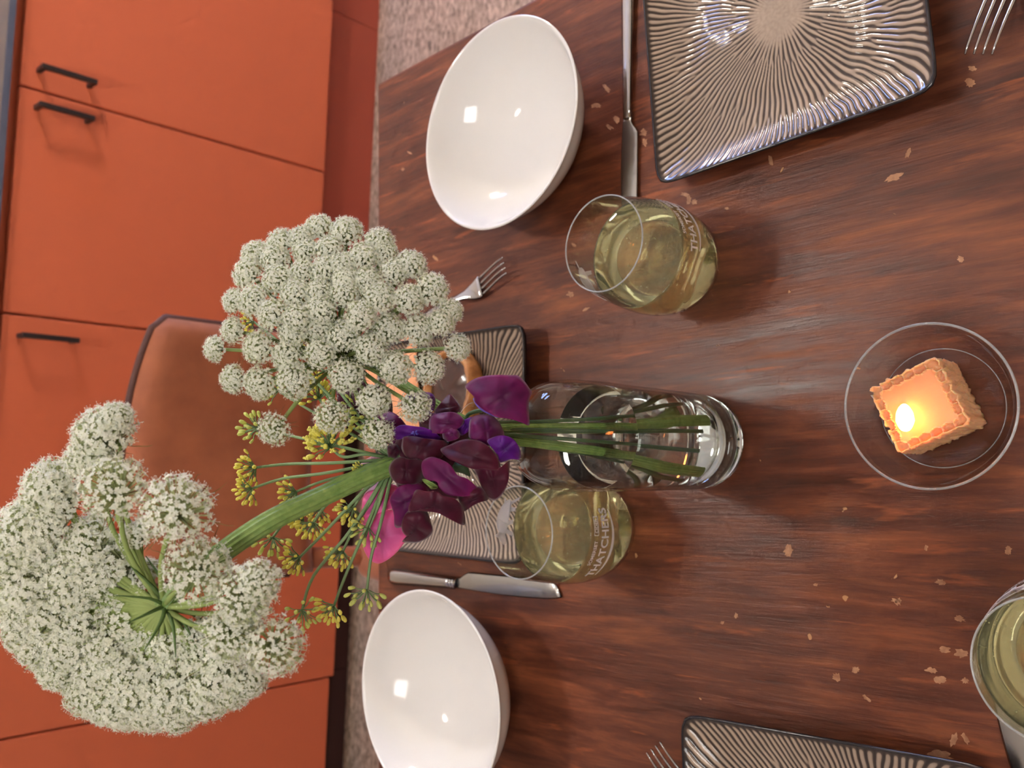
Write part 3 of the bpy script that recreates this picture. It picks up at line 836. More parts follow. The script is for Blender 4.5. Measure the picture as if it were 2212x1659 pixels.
lathe('glass_base', [(0.0, .004), (0.020, .003), (0.028, .0), (0.0345, .0008), (0.0380, .005), (0.0388, .012), (0.0389, .0200), (0.0352, .0262), (0.0300, .0212), (0.0150, .0226), (0.0, .0236)], vase_glass, vz, 96)
WL = 0.143
wv_ = [(0.0, .0240), (0.0150, .0230), (0.0300, .0217), (0.0352, .0268), (0.0368, .040), (0.0370, .100), (0.0370, WL + .0003), (0.0362, WL), (0.0180, WL - .0003), (0.0, WL - .0003)]
lathe('water', wv_, water_m, vz, 96)
NECK = Vector((VX, VY, TABLE_Z + .262))
def in_vase(px_rel, foot_z=.028):                       # stem path from the neck to the vase floor
    fx, fy = px_rel
    return [NECK + Vector((fx * .25, fy * .25, 0.0)), Vector((VX + fx * .35, VY + fy * .35, TABLE_Z + .215)), Vector((VX + fx * .75, VY + fy * .75, TABLE_Z + .11)), Vector((VX + fx, VY + fy, TABLE_Z + foot_z))]

# ------------------------------------------------------------------ umbels
def floret(rb, pos, nrm, s):
    vs, fs, mi = [], [], []
    ref = Vector((rb.uniform(-1, 1), rb.uniform(-1, 1), rb.uniform(-1, 1)))
    t1 = nrm.cross(ref).normalized(); t2 = nrm.cross(t1)
    a0 = rb.uniform(0, 6.28)
    for k in range(5):
        a_ = a0 + k * 1.2566 + rb.uniform(-.15, .15); L = s * rb.uniform(.8, 1.25)
        d = t1 * math.cos(a_) + t2 * math.sin(a_); e = nrm.cross(d)
        o = len(vs)
        vs += [pos, pos + d * L * .55 + e * L * .36 + nrm * L * .12, pos + d * L + nrm * L * rb.uniform(-.05, .35), pos + d * L * .55 - e * L * .36 + nrm * L * .12]
        fs.append((o, o + 1, o + 2, o + 3)); mi.append(0)
    for k in range(2):                                   # stamens
        a_ = rb.uniform(0, 6.28); d = (t1 * math.cos(a_) + t2 * math.sin(a_)) * .6 + nrm
        d.normalize(); e = d.cross(t1 + t2 * .3).normalized(); tip = pos + d * s * 1.25; o = len(vs); w_ = s * .045
        vs += [pos - e * w_, pos + e * w_, tip + e * w_, tip - e * w_]; fs.append((o, o + 1, o + 2, o + 3)); mi.append(0)
        o = len(vs); w_ = s * .16; g_ = d.cross(e)
        vs += [tip + e * w_, tip + g_ * w_ + d * w_, tip - e * w_, tip - g_ * w_ + d * w_]; fs.append((o, o + 1, o + 2, o + 3)); mi.append(0)
    return vs, fs, mi
def umbellet_mesh(seed, count=330, spread=106):
    rb = random.Random(seed); V, Fc, M_ = [], [], []
    hub = Vector((0, 0, -.55))
    for k in range(count):
        # even cap, edge florets larger and looser
        t = (k + .5) / count; ct = 1 - t * (1 - math.cos(R(spread)))
        stn = math.sqrt(max(0, 1 - ct * ct)); a_ = k * 2.39996 + rb.uniform(-.2, .2)
        rad = rb.uniform(.78, 1.06) * (1.0 + (.10 if t > .85 else 0))
        p = Vector((stn * math.cos(a_), stn * math.sin(a_), ct * .82)) * rad
        nrm = (p - hub * .4).normalized()
        nrm = (nrm + Vector((rb.uniform(-.4, .4), rb.uniform(-.4, .4), rb.uniform(-.4, .4)))).normalized()
        fv, ff, fm = floret(rb, p, nrm, rb.uniform(.085, .125) * (1.25 if t > .85 else 1))
        o = len(V); V += fv; Fc += [tuple(i + o for i in f) for f in ff]; M_ += fm
        vs, fs = tube_data([hub + (p - hub) * .05, hub + (p - hub) * .55 + Vector((0, 0, -.03)), p], [.016, .014, .02], 3, False)
        o = len(V); V += vs; Fc += [tuple(i + o for i in f) for f in fs]; M_ += [1] * len(fs)
    for k in range(7):                                   # thin bractlets below
        a_ = rb.uniform(0, 6.28); d = Vector((math.cos(a_), math.sin(a_), 0)); L = rb.uniform(1.1, 1.75)
        vs, fs = tube_data([hub, hub + d * L * .5 + Vector((0, 0, -.05)), hub + d * L * .85 + Vector((0, 0, rb.uniform(-.3, .1))), hub + d * L + Vector((0, 0, rb.uniform(-.6, .3)))], [.022, .018, .012, .003], 3, False)
        o = len(V); V += vs; Fc += [tuple(i + o for i in f) for f in fs]; M_ += [2] * len(fs)
    me = bpy.data.meshes.new('umbellet'); me.from_pydata([tuple(v) for v in V], [], Fc)
    for x_ in (white_petal, green_ray, dry_bract): me.materials.append(x_)
    me.polygons.foreach_set('material_index', M_); me.update()
    return me
UMB = [umbellet_mesh(100 + k) for k in range(6)]
UMB_LOOSE = [umbellet_mesh(300 + k, 220, 114) for k in range(3)]
def orient(z, spin=0.0):
    return Vector(z).to_track_quat('Z', 'Y').to_matrix().to_4x4() @ Matrix.Rotation(spin, 4, 'Z')
def umbel(name, label, hub, items, stem_pts, stem_r, ray_r, axis, loose=(), face=0.0):
    base = thing(name, label, 'flower', (VX, VY, TABLE_Z + .028))
    inv = Matrix.Translation((-VX, -VY, -(TABLE_Z + .028)))
    L = lambda p: inv @ Vector(p)
    tube('stem', [L(p) for p in stem_pts], stem_r, stem_green, base, 26, sub=6, rib=.045).data.polygons.foreach_set('use_smooth', [False] * ((len(stem_pts) - 1) * 6 * 26 + 2))
    for k, (P, rad) in enumerate(items):
        d = P - hub
        mid = hub + d * .55 + axis * d.length * .10
        ax = (d.normalized() * (.75 - .3 * face) + axis * (.45 - .3 * face) + (CAM - P).normalized() * face).normalized()
        me = (UMB_LOOSE[k % 3] if k in loose else UMB[k % 6])
        o = bpy.data.objects.new('umbellet', me); COL.objects.link(o); o.parent = base
        o.matrix_local = Matrix.Translation(L(P)) @ orient(ax, k * 1.3) @ Matrix.Scale(rad, 4)
        tube('flower_ray', [L(hub), L(mid), L(P - ax * rad * .5)], [ray_r * 1.05, ray_r, ray_r * .85], ray_green, base, 6, sub=4)
    for k in range(11):                                  # bracts under the hub
        a_ = k * .571; t1 = axis.cross(Vector((.3, .2, 1))).normalized(); t2 = axis.cross(t1)
        d = t1 * math.cos(a_) + t2 * math.sin(a_)
        p0, p1, p2 = hub - axis * .002, hub + d * .012 - axis * .006, hub + d * .028 - axis * (.004 + .006 * math.sin(k * 3.1))
        tube('bract', [L(p0), L(p1), L(p2)], [.0013, .0010, .0002], bract_green, base, 4, sub=3)
    return base
# smaller umbel, facing the camera: umbellet centres measured at 400+x/3.191, 440+y/3.191
U1 = [(920,160,95),(1110,190,110),(1340,260,100),(660,270,105),(800,240,95),(480,350,100),(1230,370,110),(990,310,95),(830,330,90),(1380,330,80),(1560,420,105),(620,380,100),(430,480,105),(1440,470,95),(640,520,110),(810,470,90),(960,450,95),(1090,430,100),(1110,520,95),(1260,530,95),(1700,590,115),(1540,660,105),(335,670,85),(470,670,110),(760,620,105),(920,600,90),(1100,620,100),(1340,650,110),(1830,740,85),(600,760,105),(770,790,100),(930,730,100),(1210,770,105),(1770,820,90),(1410,860,105),(330,870,90),(205,1000,85),(500,990,110),(740,880,100),(920,850,95),(1090,900,110),(1610,870,110),(1880,990,90),(700,1050,105),(930,1030,105),(1280,1000,110),(1450,1130,110),(1680,1130,105),(330,1210,95),(510,1240,110),(750,1220,120),(1110,1190,110),(1300,1360,110),(1590,1400,110),(1010,1470,115),(610,1560,110),(1330,1590,105)]
H1 = (745, 772); D1 = 0.530
hub1 = at_depth(*H1, D1)
items = []
for (x, y, r_) in U1:
    px, py, rp = 400 + x / 3.191, 440 + y / 3.191, r_ / 3.191
    rho = math.hypot(px - H1[0], py - H1[1]) * D1 / F_PX
    h_ = .045 * math.sqrt(max(0.0, 1 - (rho / .096) ** 2)) - .012 * max(0, (py - 830) / 150) * 0
    d = D1 - h_ + .018 * (500 - py) / 300 * (1 if py < 700 else .4)
    items.append((at_depth(px, py, d), rp * 1.03 * d / F_PX))
to_cam1 = (CAM - hub1).normalized()
axis1 = (to_cam1 * .8 + Vector((0, 0, 1)) * .5).normalized()
s1 = in_vase((0.012, -.008), .03)
umbel('wild_carrot_flower', 'smaller flat white umbel of many round tufts, leaning over the far fork', hub1, items,
      [hub1, hub1 - axis1 * .03 + Vector((-.004, 0, -.01)), (hub1 - axis1 * .03) * .45 + s1[0] * .55 + Vector((0, .006, 0)), s1[0], s1[1], s1[2], s1[3]], [.0034, .0034, .0034, .0030, .0028, .0028, .0028], .00125, axis1, loose=(54, 55, 56, 53))
# larger umbel: centres measured at x/2.241, 860+y/2.241
U2 = [(500,170,130),(560,95,75),(440,280,110),(540,430,140),(240,430,130),(850,530,150),(120,640,140),(60,760,120),(200,720,120),(430,700,130),(560,790,125),(960,830,140),(1190,950,130),(1260,880,90),(1130,1140,125),(1340,1210,125),(880,1190,125),(900,1300,120),(1090,1340,140),(600,1060,125),(330,900,125),(150,900,140),(60,950,110),(230,1030,130),(380,1090,110),(110,1120,105),(180,1200,105),(330,1200,130),(520,1210,125),(690,1190,100),(620,1320,130),(480,1340,120),(300,1310,100),(250,1330,75),(760,1320,120),(420,1440,105),(560,1470,120),(700,1440,130),(850,1440,130),(720,1530,95),(600,1540,75),(860,1530,95),(1000,1450,115),(1210,1370,80),(1130,1420,85),(490,1520,65),(660,660,70),(250,600,110),(130,1010,110),(390,960,100),(1170,1040,100),(470,870,100),(480,1000,90),(560,930,85),(700,860,80),(760,1140,95),(980,1130,90),(640,1210,100),(330,800,110),(300,500,90),(1010,1240,100),(820,1260,90)]
H2 = (352, 1312); D2 = 0.455
hub2 = at_depth(*H2, D2)
items = []
NEAR2 = {5, 11, 12, 13, 14, 15, 3}
for k, (x, y, r_) in enumerate(U2):
    px, py, rp = x / 2.241, 860 + y / 2.241, r_ / 2.241
    e = ((px - H2[0]) * -.8 + (py - H2[1]) * .6) / 400
    d = D2 + .030 * e
    rho = math.hypot(px - H2[0], py - H2[1]) / 400
    d += .006 * (1 - rho)
    if k in NEAR2: d -= .022
    elif (x - 800) ** 2 + (y - 1000) ** 2 < 330 ** 2: d += .006
    items.append((at_depth(px, py, d), rp * 1.12 * d / F_PX))
axis2 = (at_depth(H2[0] - 400, H2[1] + 250, D2 + .07) - hub2).normalized()
s2 = in_vase((-.016, -.010), .032)
umbel('wild_carrot_flower', 'larger deep white umbel on a thick ribbed stem, nearest the camera', hub2, items,
      [hub2, at_depth(400, 1255, D2 + .002), at_depth(560, 1139, .470), at_depth(700, 1070, .492), at_depth(840, 1008, .515), at_depth(960, 975, .535), s2[0], s2[1], s2[2], s2[3]],
      [.0048, .0052, .0056, .0056, .0056, .0050, .0036, .0032, .0031, .0031], .00135, axis2, loose=(5, 11, 12, 13, 14, 15, 3, 17), face=.62)

# ------------------------------------------------------------------ fennel
def fennel_mesh(seed, count, mt_bud, open_=False):
    rb = random.Random(seed); parts = []
    for k in range(count):
        t = (k + .5) / count; ct = 1 - t * (1 - math.cos(R(82))); stn = math.sqrt(1 - ct * ct); a_ = k * 2.39996
        d = Vector((stn * math.cos(a_), stn * math.sin(a_), ct)); L = rb.uniform(.8, 1.1)
        p = d * L; q = (p * .55) + Vector((0, 0, .06))
        vs, fs = tube_data([Vector((0, 0, 0)), q, p * .78], [.032, .028, .032], 4, False); parts.append((vs, fs, 0))
        bd = (d + Vector((0, 0, .25))).normalized()
        s = rb.uniform(.85, 1.2)
        vs, fs = tube_data([p * .76, p * .76 + bd * .08 * s, p * .76 + bd * .2 * s, p * .76 + bd * .31 * s, p * .76 + bd * .36 * s], [.035, .07 * s, .095 * s, .08 * s, .02], 6); parts.append((vs, fs, 1))
        if open_:
            tip = p * .76 + bd * .34 * s
            for j in range(4):
                aa = rb.uniform(0, 6.28); e = Vector((math.cos(aa), math.sin(aa), rb.uniform(-.2, .6))).normalized()
                vs, fs = tube_data([tip, tip + e * .12, tip + e * .15], [.055, .06, .02], 4); parts.append((vs, fs, 1))
    vs, fs = tube_data([(0, 0, -.06), (0, 0, .02)], [.04, .08], 6); parts.append((vs, fs, 0))
    V, Fc, M_ = merge(parts)
    me = bpy.data.meshes.new('bud_cluster'); me.from_pydata(V, [], Fc)
    me.materials.append(fennel_green); me.materials.append(mt_bud)
    me.polygons.foreach_set('material_index', M_); me.polygons.foreach_set('use_smooth', [True] * len(M_)); me.update()
    return me
FEN = [fennel_mesh(20, 20, fennel_bud2), fennel_mesh(21, 24, fennel_bud), fennel_mesh(22, 17, fennel_bud2), fennel_mesh(23, 34, fennel_bud, True)]
HF = (852, 992); DF = .528
hubf = at_depth(*HF, DF)
fn = thing('fennel_flower', 'yellow fennel umbel with a fan of thin rays below the white umbels', 'flower', (VX, VY, TABLE_Z + .03))
invf = Matrix.Translation((-VX, -VY, -(TABLE_Z + .03)))
# px, py of each ray's end, direction the cluster faces in the frame, size px, depth offset, kind
FL = [(560,925,-1,-.2,40,.02,0),(553,1010,-.9,.2,40,.012,1),(545,1055,-.9,.5,36,.004,1),(715,968,-.2,-.6,50,-.012,3),(640,1062,-.9,.4,38,.006,1),(692,1098,-.5,.9,34,.014,1),(655,1112,-.9,.4,36,.012,1),(678,1128,-.3,.9,38,.0,1),(590,1160,-.1,.8,40,-.006,2),(648,1203,-.9,.5,38,-.010,1),(764,1096,-.5,.8,38,-.004,1),(797,1140,-.6,.8,38,-.014,2),(741,1190,-.5,.8,38,-.008,1),(653,1317,.1,.4,42,-.020,2),(722,1307,-.6,.8,40,-.018,1),(793,1273,-.2,.9,42,-.024,2),(602,845,-.9,-.4,34,.03,0),(690,862,-.3,-.8,40,.02,1),(690,835,-.6,-.7,34,.03,1),(800,905,-.5,.6,38,-.0,2),(775,885,-.6,-.2,36,.01,2),(548,695,-1,.1,26,.035,1),(655,752,-.7,-.3,30,.03,1),(780,1012,-.6,.2,16,-.01,3)]
for k, (px, py, fx, fy, sz, dd, kind) in enumerate(FL):
    d = DF + dd
    P = at_depth(px, py, d)
    face = (at_depth(px + fx * 100, py + fy * 100, d - .012) - P).normalized()
    bend = at_depth((px * .45 + HF[0] * .55), (py * .45 + HF[1] * .55), DF + dd * .45 - .008)
    pre = P - face * .008
    tube('flower_ray', [invf @ hubf, invf @ bend, invf @ (bend * .35 + pre * .65 + (pre - hubf).length * .03 * Vector((0, 0, 1))), invf @ P], [.0011, .0010, .0009, .0008], fennel_green, fn, 6, sub=5)
    o = bpy.data.objects.new('bud_cluster', FEN[kind]); COL.objects.link(o); o.parent = fn
    o.matrix_local = Matrix.Translation(invf @ P) @ orient(face, k * .9) @ Matrix.Scale(sz * 1.05 * d / F_PX, 4)
sf = in_vase((.006, .016), .05)
tube('stem', [invf @ hubf, invf @ at_depth(930, 985, .540), invf @ (at_depth(1010, 965, .555)), invf @ sf[0], invf @ sf[1], invf @ sf[2], invf @ sf[3]], [.0022, .0024, .0026, .0028, .0028, .0028, .0028], stem_green, fn, 8, sub=5)

# ------------------------------------------------------------------ sweet peas
def petal(parent, name, outline, d0, mt, tilt=(0, 0), bulge=.004, org=(840, 780), sc=3.772, curl=0.0, ruff=.0016, seed=0, label=None):
    # outline measured on the bloom, given its own depth, cupped and ruffled, with thickness
    px = [(org[0] + x / sc, org[1] + y / sc) for x, y in outline]
    n_ = len(px); pts = []
    for i in range(n_):
        p0, p1, p2, p3 = [Vector(px[(i + k) % n_]) for k in (-1, 0, 1, 2)]
        for s in range(4):
            t = s / 4
            pts.append(0.5 * ((2 * p1) + (p2 - p0) * t + (2 * p0 - 5 * p1 + 4 * p2 - p3) * t * t + (3 * p1 - p0 - 3 * p2 + p3) * t ** 3))
    c = sum(pts, Vector((0, 0))) / len(pts)
    ext = max((p - c).length for p in pts)
    RINGS = 8; vs, fs = [], []
    def depth(q):
        e = (q - c) / ext; r2 = min(1.2, e.length_squared)
        dz = tilt[0] * e.x + tilt[1] * e.y - bulge * 1.7 * (1 - r2) + curl * (e.x * e.x - e.y * e.y)
        dz += ruff * math.sin(math.atan2(e.y, e.x) * 5 + seed * 1.7) * r2 * 1.5 + ruff * .8 * noise.noise(Vector((q.x / 26, q.y / 26, seed)))
        rr = e.length
        if rr > .6: dz += .0075 * ((rr - .6) / .4) ** 2 * (.55 + .45 * math.sin(math.atan2(e.y, e.x) * 2 + seed * 2.3))
        dz += .0016 * math.exp(-((e.x * math.cos(seed) + e.y * math.sin(seed)) / .09) ** 2) * (1 - rr * .6)
        return d0 + dz
    radv = [0.0]
    vs.append(at_depth(c.x, c.y, depth(c)) - parent_loc(parent))
    for k in range(1, RINGS + 1):
        for p in pts:
            q = c + (p - c) * (k / RINGS) ** .85
            vs.append(at_depth(q.x, q.y, depth(q)) - parent_loc(parent)); radv.append(k / RINGS)
    m_ = len(pts)
    for i in range(m_): fs.append((0, 1 + i, 1 + (i + 1) % m_))
    for k in range(RINGS - 1):
        for i in range(m_):
            a_, b_ = 1 + k * m_ + i, 1 + k * m_ + (i + 1) % m_
            fs.append((a_, a_ + m_, b_ + m_, b_))
    o = mesh_obj(name, vs, fs, mt, parent)
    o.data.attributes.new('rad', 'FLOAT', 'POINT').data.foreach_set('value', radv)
    md = o.modifiers.new('thickness', 'SOLIDIFY'); md.thickness = .00045; md.offset = 1
    if label: o['label'] = label
    return o
def parent_loc(o): return Vector(o.location)
def pea(label, stem_px, stem_d, vase_xy, r_=.0013):
    t = thing('sweet_pea', label, 'flower', tuple(NECK), 'sweet peas in the vase')
    s_ = in_vase(vase_xy, .045 + .03 * rnd.random())
    p0 = at_depth(*stem_px, stem_d)
    mid = (p0 + s_[0]) * .5 + Vector((0, .004, .010))
    tube('stem', [p0 - NECK, mid - NECK] + [q - NECK for q in s_], r_, deep_green, t, 7, sub=5)
    return t
P_ = petal
t = pea('deep plum sweet pea bloom hanging at the vase shoulder, topmost in the frame', (1075, 880), .535, (.020, .006))
P_(t, 'banner_petal', [(622,205),(660,165),(720,135),(800,118),(900,112),(1000,115),(1050,118),(1105,165),(1150,230),(1165,260),(1140,330),(1143,440),(1143,522),(1080,500),(980,470),(900,460),(830,430),(760,390),(700,330),(690,290),(650,245)], .505, plum, (.004, -.008), .007, curl=.003, seed=1)
P_(t, 'wing_petal', [(690,300),(760,330),(850,370),(900,420),(890,462),(830,440),(750,400),(700,345)], .511, bluish, (0, .002), .002, seed=2)
t = pea('magenta-violet sweet pea bloom with two small rounded petals over the vase neck', (1060, 940), .520, (.008, -.020))
P_(t, 'banner_petal', [(665,470),(720,440),(790,435),(850,450),(900,500),(930,560),(940,610),(900,660),(820,690),(760,680),(700,650),(655,625),(650,560)], .505, plum, (.006, -.006), .005, seed=3)
P_(t, 'wing_petal', [(800,650),(860,615),(930,605),(1000,625),(1050,680),(1075,740),(1065,800),(1000,800),(905,830),(890,780),(840,710)], .496, violet, (.002, .004), .004, seed=4)
t = pea('dark maroon sweet pea bloom with a long folded petal over the vase shoulder', (1000, 1000), .515, (-.014, .012))
P_(t, 'banner_petal', [(420,720),(500,680),(600,640),(700,640),(780,670),(850,730),(890,790),(912,875),(860,890),(780,880),(690,880),(600,850),(540,820),(480,790)], .494, maroon, (0, -.006), .006, curl=-.002, seed=5)
P_(t, 'wing_petal', [(690,870),(780,880),(860,885),(920,860),(980,815),(982,900),(970,990),(930,1080),(870,1135),(810,1120),(770,1060),(740,990),(715,920)], .499, maroon, (-.003, .007), .006, seed=6)
tube('calyx', [at_depth(840 + 545 / 3.772, 780 + 860 / 3.772, .503) - NECK, at_depth(840 + 610 / 3.772, 780 + 880 / 3.772, .500) - NECK, at_depth(840 + 660 / 3.772, 780 + 935 / 3.772, .502) - NECK], [.003, .0028, .0006], deep_green, t, 7, sub=3)
t = pea('dark wine sweet pea bloom in the middle of the cluster', (930, 965), .525, (.004, .022))
P_(t, 'banner_petal', [(110,640),(130,615),(200,612),(300,630),(440,645),(490,665),(450,720),(430,790),(300,815),(200,810),(150,790),(105,720)], .503, maroon, (0, -.005), .006, seed=7)
P_(t, 'banner_petal', [(60,640),(300,600),(520,640),(640,700),(600,820),(520,860),(560,960),(640,1060),(560,1120),(300,1180),(120,1120),(40,900)], .516, maroon, (0, 0), .004, seed=31)
P_(t, 'wing_petal', [(40,560),(100,520),(200,530),(300,545),(400,600),(440,650),(300,640),(200,620),(110,620),(60,640)], .508, violet, (0, -.004), .003, seed=8)
P_(t, 'keel_petal', [(170,585),(220,565),(250,575),(235,600),(180,610)], .505, bluish, (0, 0), .001, seed=9)
P_(t, 'keel_petal', [(-10,690),(60,675),(90,730),(60,790),(0,790)], .512, maroon, (0, 0), .003, seed=10)
t = pea('plum sweet pea bloom partly behind a small white tuft, above the pastry', (970, 905), .530, (.022, -.008))
P_(t, 'banner_petal', [(340,450),(440,418),(540,418),(600,460),(614,500),(565,550),(480,585),(400,590),(330,570)], .507, plum, (0, -.004), .005, seed=11)
P_(t, 'wing_petal', [(250,480),(340,420),(480,440),(620,520),(660,620),(520,680),(360,640),(270,580)], .518, maroon, (0, 0), .004, seed=32)
P_(t, 'wing_petal', [(440,580),(530,545),(580,590),(560,635),(460,655)], .501, plum, (0, 0), .003, seed=12)
P_(t, 'wing_petal', [(600,490),(690,455),(680,540),(600,605),(560,575)], .511, violet, (0, 0), .002, seed=13)
P_(t, 'banner_petal', [(370,410),(430,330),(490,268),(540,310),(580,370),(570,415),(480,440),(390,440)], .516, maroon, (0, -.004), .004, seed=14)
P_(t, 'banner_petal', [(110,310),(180,270),(260,255),(340,258),(378,300),(370,400),(300,430),(200,420),(110,370)], .522, violet, (0, -.004), .004, seed=15)
t = pea('dark purple sweet pea bloom glimpsed behind the smaller white umbel', (860, 930), .545, (-.004, -.024))
P_(t, 'banner_petal', [(630,130),(720,110),(800,130),(940,190),(960,330),(900,400),(760,430),(700,350),(640,260)], .545, maroon, (0, -.004), .006, (500, 780), 2.766, seed=16)
P_(t, 'wing_petal', [(840,330),(940,300),(1010,340),(1060,420),(1040,500),(940,500),(860,440)], .535, plum, (0, -.004), .004, (500, 780), 2.766, seed=17)
t = pea('largest maroon sweet pea bloom, open with ruffled petals around a pale green keel', (935, 1050), .508, (-.020, -.004))
P_(t, 'banner_petal', [(265,840),(290,800),(350,780),(420,800),(480,830),(520,870),(560,930),(640,960),(720,1030),(728,1078),(650,1100),(560,1100),(470,1085),(410,1030),(390,985),(300,960),(270,900)], .484, plum, (.0, -.005), .005, curl=.002, seed=18)
P_(t, 'wing_petal', [(160,1190),(190,1110),(225,1048),(300,1065),(390,1060),(440,1100),(540,1125),(600,1190),(622,1290),(605,1338),(500,1290),(400,1240),(300,1225),(200,1218),(163,1232)], .478, maroon, (0, .008), .005, ruff=.0022, seed=19)
P_(t, 'wing_petal', [(560,1090),(640,1085),(730,1020),(800,1085),(808,1130),(740,1152),(680,1182),(603,1228),(580,1160)], .488, maroon, (0, .003), .004, seed=20)
P_(t, 'banner_petal', [(150,1225),(230,1195),(310,1225),(342,1310),(358,1380),(330,1430),(250,1475),(180,1482),(108,1472),(150,1440),(110,1390),(105,1310)], .486, maroon, (0, .010), .005, seed=21)
P_(t, 'banner_petal', [(0,860),(40,800),(100,780),(160,795),(265,800),(290,860),(300,950),(240,1000),(100,1010),(40,975),(5,920)], .493, maroon, (0, -.004), .006, seed=22)
P_(t, 'wing_petal', [(12,1120),(60,1040),(150,1000),(270,990),(330,1060),(230,1090),(180,1180),(160,1270),(115,1345),(50,1352),(40,1250),(20,1180)], .490, plum, (0, .004), .004, seed=23)
P_(t, 'keel_petal', [(268,965),(300,962),(350,985),(390,1010),(398,1035),(350,1045),(310,1010)], .4865, keel_green, (0, 0), .002, ruff=.0003, seed=24, label='pale green keel')
t = pea('hot pink sweet pea bloom behind the fennel rays', (880, 1075), .530, (-.022, .012))
o8 = dict(org=(500, 780), sc=2.766)
P_(t, 'banner_petal', [(790,960),(850,910),(940,890),(1010,900),(1060,980),(1060,1040),(1030,1090),(980,1150),(920,1195),(870,1210),(820,1180),(785,1110),(780,1040)], .530, pink, (0, .004), .006, seed=25, **o8)
P_(t, 'wing_petal', [(780,850),(800,790),(870,765),(940,735),(1000,760),(1000,860),(900,900),(840,930),(800,970),(785,920)], .526, pink, (0, -.004), .005, seed=26, **o8)
P_(t, 'keel_petal', [(768,620),(850,565),(920,590),(960,680),(950,740),(870,780),(800,810),(778,740),(800,690)], .531, pale_pink, (0, -.003), .004, seed=27, **o8)

# ------------------------------------------------------------------ candle in its dish
DX, DY = 0.0143, 0.2170
D_OUT = smooth_prof([(0.0, .0), (0.030, .0), (0.0385, .0006), (0.0440, .0030), (0.0490, .0100), (0.0525, .0205), (0.0545, .0290)], 5)
D_IN = smooth_prof([(0.0550, .0305), (0.0541, .0310), (0.0528, .0290), (0.0503, .0205), (0.0466, .0110), (0.0420, .0050), (0.036, .0030), (0.0, .0028)], 5)
dish = thing('candle_dish', 'shallow round clear glass dish under the lit candle', 'dish', (DX, DY, TABLE_Z + .0003))
lathe('glass_body', D_OUT + D_IN, clear_glass, dish, 96)
lathe('rim', [(0.0546 + .0009 * math.cos(R(q)), .0304 + .0009 * math.sin(R(q))) for q in range(0, 360, 30)], rim_glint, dish, 96, close=True)
lathe('foot_ring', [(0.0405 + .0004 * math.cos(R(q)), .0034 + .0004 * math.sin(R(q))) for q in range(0, 360, 30)], rim_glint, dish, 96, close=True)
CH = .0440
cor = [on_z(*q, CH) for q in ((1880, 838), (2016, 771), (2087, 912), (1930, 980))]
cc = sum(cor, Vector()) / 4
cn = thing('square_candle', 'lit square peach wax candle with a honeycombed edge in the glass dish', 'candle', (cc.x, cc.y, TABLE_Z + .0036))
ex = (cor[1] - cor[0] + cor[2] - cor[3]) * .5; side_a = ex.length; rot_c = math.atan2(ex.y, ex.x)
cn.rotation_euler = (0, 0, rot_c)
ey = (cor[3] - cor[0] + cor[2] - cor[1]) * .5; side_b = ey.length
sg = -1                                                   # second side runs clockwise in plan
N = 84; vs, fs = [], []
ha, hb_ = side_a / 2, side_b / 2
CELL = 6
def edge_jit(s): return .0011 * abs(math.sin(s * math.pi * CELL)) - .0006 + .0009 * noise.noise(Vector((s * 14, 2, 5)))
for j in range(N + 1):
    for i in range(N + 1):
        u, v_ = -1 + 2 * i / N, -1 + 2 * j / N
        x, y = u * ha, v_ * hb_
        sxy = [(1 - abs(u)) * ha, (1 - abs(v_)) * hb_]
        e = min(sxy); s = ((v_ if sxy[0] < sxy[1] else u) + 1) / 2
        k_ = abs(math.sin(s * math.pi * CELL + .3))
        rim_w = .0042 + .0014 * k_
        z = CH - .0036 - .0060
        if e < rim_w:                                     # honeycomb rim: thin walls around open cells
            wall = max(0.0, 1 - abs(e - rim_w * .96) / .0009, 1 - k_ * 4.2, 1 - e / .0008 if noise.noise(Vector((s * 9, 1, u * 2))) > -.25 else 0)
            z += .0036 * min(1, wall) + .0005 * noise.noise(Vector((x * 900, y * 900, 0)))
            z -= .0022 * (1 - min(1, wall))
        if e < 1e-6:
            pass
        out = 1 + (edge_jit(s) / ha) * max(0, 1 - e / .004)
        vs.append((x * out, y * out, z))
W = N + 1
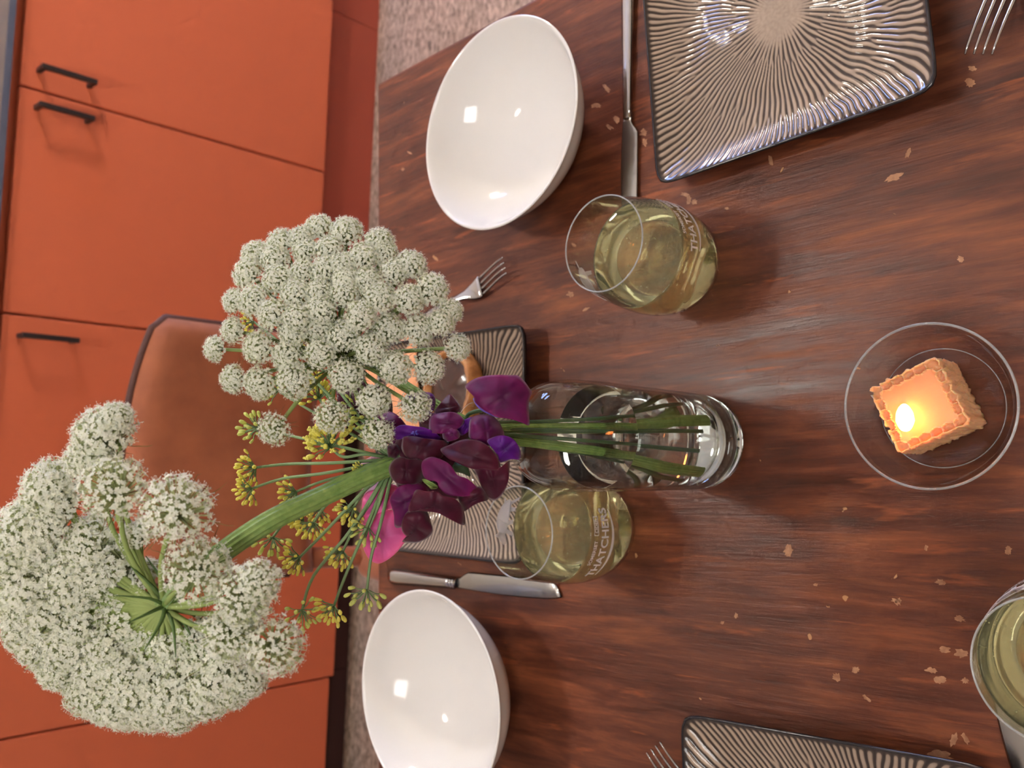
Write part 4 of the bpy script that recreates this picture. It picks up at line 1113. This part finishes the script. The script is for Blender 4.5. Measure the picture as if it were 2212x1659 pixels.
for j in range(N):
    for i in range(N): fs.append((j * W + i, j * W + i + 1, (j + 1) * W + i + 1, (j + 1) * W + i))
loop = [i for i in range(N)] + [j * W + N for j in range(N)] + [N * W + i for i in range(N, 0, -1)] + [j * W for j in range(N, 0, -1)]
prev = loop
LV = 14
for l in range(1, LV + 1):
    cur = []
    f = 1 - l / LV
    for q in loop:
        x, y, z = vs[q]
        jn = .0016 * noise.noise(Vector((x * 330, y * 330, z * f * 330 + 7))) + .0007 * noise.noise(Vector((x * 900, y * 900, f * 40)))
        L_ = math.hypot(x, y); k_ = 1 + (jn + .0008) / L_
        cur.append(len(vs)); vs.append((x * k_, y * k_, z * f))
    for i in range(len(loop)):
        i2 = (i + 1) % len(loop)
        fs.append((prev[i], cur[i], cur[i2], prev[i2]))
    prev = cur
fs.append(tuple(prev))
co = mesh_obj('wax_body', vs, fs, wax, cn)
bm = bmesh.new(); bm.from_mesh(co.data); bmesh.ops.recalc_face_normals(bm, faces=bm.faces); bm.to_mesh(co.data); bm.free()
Rc = Matrix.Rotation(-rot_c, 4, 'Z')
pool = CH - .0036 - .0060
wk = on_z(1957, 876, .037); w0 = Rc @ (Vector((wk.x, wk.y, 0)) - Vector((cc.x, cc.y, 0)))
ft = on_z(1968, 925, .045); w1 = Rc @ (Vector((ft.x, ft.y, 0)) - Vector((cc.x, cc.y, 0)))
w0.z = pool; w1.z = pool
tube('wick', [w0 + Vector((0, 0, -.001)), w0 + Vector((0, 0, .003)), w0 * .8 + w1 * .2 + Vector((0, 0, .0055))], [.0009, .0008, .0006], wick_m, cn, 6, sub=3)
fp = [w0 + Vector((0, 0, .0022)), w0 * .85 + w1 * .15 + Vector((0, 0, .0045)), w0 * .6 + w1 * .4 + Vector((0, 0, .008)), w0 * .3 + w1 * .7 + Vector((0, 0, .012)), w0 * .05 + w1 * .95 + Vector((0, 0, .016)), w1 + Vector((0, 0, .0185))]
tube('flame', fp, [.0014, .0036, .0054, .0058, .0040, .0006], flame_m, cn, 14, sub=4)
